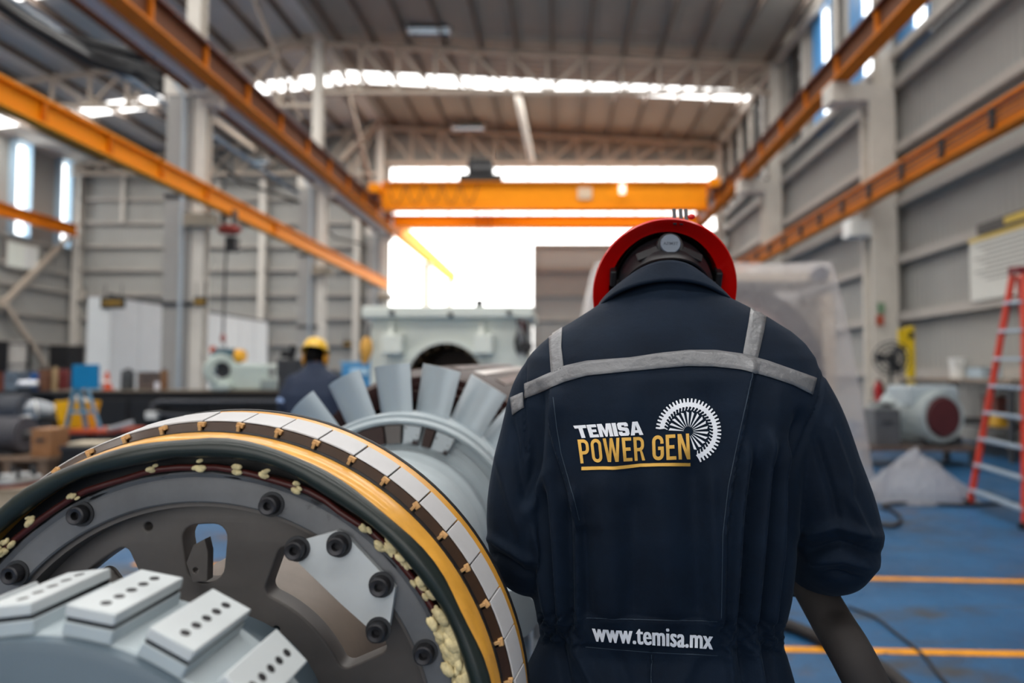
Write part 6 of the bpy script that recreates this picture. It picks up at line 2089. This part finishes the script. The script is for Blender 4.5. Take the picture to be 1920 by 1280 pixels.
boxthing('plastic_tray', 'pale blue plastic tray on the bench behind the ladder', 'tray', 1838, 690, 1880, 707, 11.6, .4, (176, 194, 206), base=1.27)
boxthing('brown_carton', 'brown carton under the right wall bench behind the ladder', 'carton', 1868, 745, 1900, 800, 11.0, .4, (96, 52, 44), base=.52)
boxthing('yellow_case', 'small yellow tool case on the lower bench shelf', 'case', 1870, 778, 1905, 792, 10.65, .25, (206, 156, 40), base=.52)
# wrapped motor on a low table
YM2 = 10.0
t = T('wrapped_motor', 'plastic wrapped motor with maroon round face on the right table', 'motor', (P(1758, 800, YM2).x, YM2 + .4, .45))
q = P(1772, 782, YM2)
mt = Matrix.Translation((q.x, YM2, q.z)) @ rot_to((-.25, 1, 0))
mb = MB(); mb.lathe([(.0, 0), (.27, .0), (.29, .03), (.30, .06)], 40, mt); mb.build('round_face', M('motor_maroon', (92, 40, 44), 0.5, var=0.3, scale=5), t)
mb = MB(); mb.lathe([(.30, .03), (.36, .02), (.40, .10), (.42, .5), (.40, .95), (.2, 1.0), (.0, 1.0)], 40, mt); mb.build('wrapped_body', plastic('motor_wrap', (214, 224, 224), .85, .2, 8, .03), t, smooth=50)
mb = MB(); mb.box((q.x - .1, YM2 + .45, q.z + .30), (.75, .7, .32)); mb.build('terminal_cover', plastic('motor_wrap2', (206, 216, 222), .85, .2, 8, .03), t, smooth=None, bevel=.05)
mb = MB(); mb.box((q.x, YM2 + .45, q.z - .36), (.6, .7, .14)); mb.build('foot', m_dark, t, smooth=None)
zq = q.z - .43
t = T('low_table', 'low dark table under the plastic wrapped motor', 'table', (q.x - .2, YM2 + .4, 0))
mb = MB(); mb.box((q.x - .35, YM2 + .4, zq - .03), (1.7, .9, .06)); mb.build('top', M('table_wood', (104, 88, 80), 0.7, var=0.2), t, smooth=None)
for s in (-1, 1):
    for yy in (.05, .75):
        mb = MB(); mb.bar((q.x - .35 + s * .78, YM2 + yy, 0), (q.x - .35 + s * .78, YM2 + yy, max(.05, zq - .06)), .08, .08, (0, 1, 0)); mb.build('leg', m_dark, t, smooth=None)
boxthing('steel_jig', 'grey steel jig left of the wrapped motor', 'jig', 1640, 768, 1690, 825, YM2 + .1, .5, (96, 98, 102), (150, 152, 152), base=zq)
boxthing('grey_case', 'pale grey case on top of the steel jig', 'case', 1645, 757, 1680, 767, YM2 + .15, .3, (168, 176, 176), base=P(1645, 767, YM2 + .1).z + .02)
# pedestal fan
YFn = 13.0
q = P(1671, 672, YFn)
t = T('pedestal_fan', 'dark pedestal fan with round wire cage before the right column', 'fan', (q.x, YFn, 0))
mt = Matrix.Translation(q) @ rot_to((-.3, -1, 0))
for k in range(4):
    mb = MB(); mb.lathe([(.33 * (1 - k * .23) - .016, .04 + .02 * k), (.33 * (1 - k * .23) + .008, .04 + .02 * k), (.33 * (1 - k * .23), .055 + .02 * k)], 36, mt, closed=True); mb.build('cage_ring', m_dark, t)
for k in range(16):
    an = 2 * math.pi * k / 16
    mb = MB(); mb.tube([mt @ Vector((.05 * math.cos(an), .05 * math.sin(an), .12)), mt @ Vector((.32 * math.cos(an), .32 * math.sin(an), .05))], .009, 5); mb.build('cage_wire', m_dark, t)
for k in range(3):
    an = 2 * math.pi * k / 3
    A = Vector((math.cos(an), math.sin(an), 0)); B = Vector((-math.sin(an), math.cos(an), 0))
    vv = [mt @ (A * .05 - B * .03 + Vector((0, 0, .0))), mt @ (A * .05 + B * .03 + Vector((0, 0, .03))), mt @ (A * .28 + B * .11 + Vector((0, 0, .05))), mt @ (A * .28 - B * .07 + Vector((0, 0, -.01)))]
    mb = MB(); mb.add(vv, [(0, 1, 2, 3)]); fb = mb.build('blade', m_dark, t); sm = fb.modifiers.new('s', 'SOLIDIFY'); sm.thickness = .006
mb = MB(); mb.cyl(mt @ Vector((0, 0, .1)), mt @ Vector((0, 0, -.2)), .08, n=18); mb.build('motor', m_black, t)
mb = MB(); mb.cyl((q.x + .05, YFn + .15, 0), (q.x + .05, YFn + .15, q.z), .03, n=12); mb.build('pole', m_dark, t)
mb = MB(); mb.lathe([(.0, .05), (.2, .04), (.26, 0), (.0, 0)], 28, Matrix.Translation((q.x + .05, YFn + .15, 0))); mb.build('base', m_black, t)
# yellow guard post, extinguisher, column signs
p, q = P(1686, 612, 14.2), P(1713, 740, 14.2)
t = T('guard_post', 'tall yellow guard panel with black mark beside the fan', 'post', ((p.x + q.x) / 2, 14.2, 0))
mb = MB(); mb.box(((p.x + q.x) / 2 + .08, 14.2, p.z / 2), (.16, .1, p.z)); mb.build('tall_post', M('guard_yellow', (222, 190, 30), 0.5, var=0.1), t, smooth=None, bevel=.01)
mb = MB(); mb.box(((p.x + q.x) / 2 - .08, 14.22, p.z - .25), (.15, .06, .4)); mb.build('side_panel', M('guard_yellow', (222, 190, 30), 0.5), t, smooth=None, bevel=.01)
mb = MB(); mb.box(((p.x + q.x) / 2 + .08, 14.14, p.z - .18), (.09, .02, .14)); mb.build('black_mark', m_black, t, smooth=None)
mb = MB(); mb.box(((p.x + q.x) / 2, 14.2, .02), (.4, .3, .04)); mb.build('base_plate', m_dark, t, smooth=None)
q = P(1647, 735, 16.0)
t = T('fire_extinguisher', 'red fire extinguisher on the right wall column', 'extinguisher', (q.x, 16.0, q.z - .25))
mb = MB(); mb.lathe([(.0, -.28), (.085, -.28), (.09, -.25), (.09, .14), (.06, .22), (.025, .25), (.0, .25)], 24, Matrix.Translation((q.x, 16.0, q.z))); mb.build('cylinder', M('extinguisher_red', (168, 22, 30), 0.35), t)
mb = MB(); mb.box((q.x, 15.98, q.z + .28), (.04, .12, .05)); mb.build('valve', m_black, t, smooth=None)
mb = MB(); mb.tube([(q.x + .02, 15.95, q.z + .27), (q.x + .1, 15.93, q.z + .15), (q.x + .1, 15.93, q.z - .1)], .014, 6); mb.build('hose', m_black, t)
mb = MB(); mb.box((q.x + .06, 16.14, q.z), (.2, .16, .2)); mb.build('wall_bracket', m_dark, t, smooth=None)
for (x, y, c_, lb) in ((1652, 577, (120, 150, 120), 'small green plate on the right wall column above the red one'), (1650, 600, (178, 84, 60), 'small orange red plate on the right wall column')):
    q = P(x, y, 16.15)
    t = T('column_plate', lb, 'plate', q)
    mb = MB(); mb.box(q, (.18, .02, .24)); mb.build('plate', M('plate_%d' % c_[0], c_, 0.5), t, smooth=None, bevel=.004)
    mb = MB(); mb.box(q + Vector((0, .04, 0)), (.1, .06, .1)); mb.build('mount', m_dark, t, smooth=None)
# wall chart
def rwp(x, y, X=8.02):
    Y = X * F / (x - CX)
    return P(x, y, Y)
y0, y1 = rwp(1826, 500).y, 9.6
zt, zb_ = rwp(1826, 452).z, rwp(1826, 566).z
t = T('wall_chart', 'large white printed chart with yellow header on the right wall', 'chart', (8.0, (y0 + y1) / 2, zb_))
mb = MB(); mb.box((8.0, (y0 + y1) / 2, (zt + zb_) / 2), (.03, y0 - y1, zt - zb_)); mb.build('sheet', M('chart_white', (206, 206, 198), 0.5, var=0.04), t, smooth=None)
mb = MB(); mb.box((7.98, (y0 + y1) / 2, zt - .02), (.02, y0 - y1, .07)); mb.build('yellow_line', M('chart_yellow', (206, 176, 70), 0.5), t, smooth=None)
mb = MB(); mb.box((8.0, (y0 + y1) / 2 - .1, zt + .16), (.03, y0 - y1 - .3, .2)); mb.build('header_board', M('chart_header', (64, 64, 62), 0.5), t, smooth=None)
mb = MB(); mb.box((7.98, (y0 + y1) / 2 + .1, zt + .16), (.02, (y0 - y1) * .35, .13)); mb.build('header_yellow', M('chart_yellow', (206, 176, 70), 0.5), t, smooth=None)
for k in range(9):
    z = zt - .14 - k * .085
    mb = MB(); mb.box((7.982, (y0 + y1) / 2, z), (.01, (y0 - y1) * (.92 - .1 * (k % 3)), .022)); mb.build('text_row', M('chart_grey', (120, 120, 116), 0.6), t, smooth=None)
# ---- cables on the floor
def floor_cable(label, pts, r, mat, name='floor_cable'):
    ps = [floor_pt(*p) + Vector((0, 0, r)) for p in pts]
    path = []
    for i in range(len(ps) - 1):
        p0, p1, p2, p3 = ps[max(i - 1, 0)], ps[i], ps[i + 1], ps[min(i + 2, len(ps) - 1)]
        for k in range(8):
            u = k / 8
            path.append(0.5 * ((2 * p1) + (p2 - p0) * u + (2 * p0 - 5 * p1 + 4 * p2 - p3) * u * u + (3 * p1 - p0 - 3 * p2 + p3) * u ** 3))
    path.append(ps[-1])
    mb = MB(); mb.tube(path, r, 8)
    return tag(mb.build(name, mat, smooth=60), label, 'cable')
m_cab = M('floor_cable_grey', (44, 44, 48), 0.7, var=0.15)
floor_cable('dark cable curling on the floor before the plastic heap', [(1640, 985), (1672, 990), (1690, 978), (1676, 962), (1655, 952), (1690, 947), (1810, 950), (1900, 944)], .018, m_cab)
floor_cable('thin dark cable crossing the lower yellow floor line at right', [(1590, 1140), (1640, 1160), (1680, 1190), (1730, 1230), (1760, 1268), (1790, 1300)], .008, m_cab)
# pale bearing pedestal and black duct between ring and man
q = P(985, 1128, 1.5)
t = T('bearing_pedestal', 'pale blue bearing pedestal glimpsed between the ring and the man', 'pedestal', (q.x, 1.5, 0))
mb = MB(); mb.box((q.x - .02, 1.5, q.z / 2 - .02), (.07, .14, q.z - .04)); mb.build('post', m_pblue, t, smooth=None, bevel=.015)
mb = MB(); mb.cyl((q.x - .02, 1.42, q.z), (q.x - .02, 1.58, q.z), .05, n=20); mb.build('bearing', m_pblue, t)
mb = MB(); mb.box((q.x - .02, 1.5, .02), (.2, .25, .04)); mb.build('foot', m_pblue, t, smooth=None)
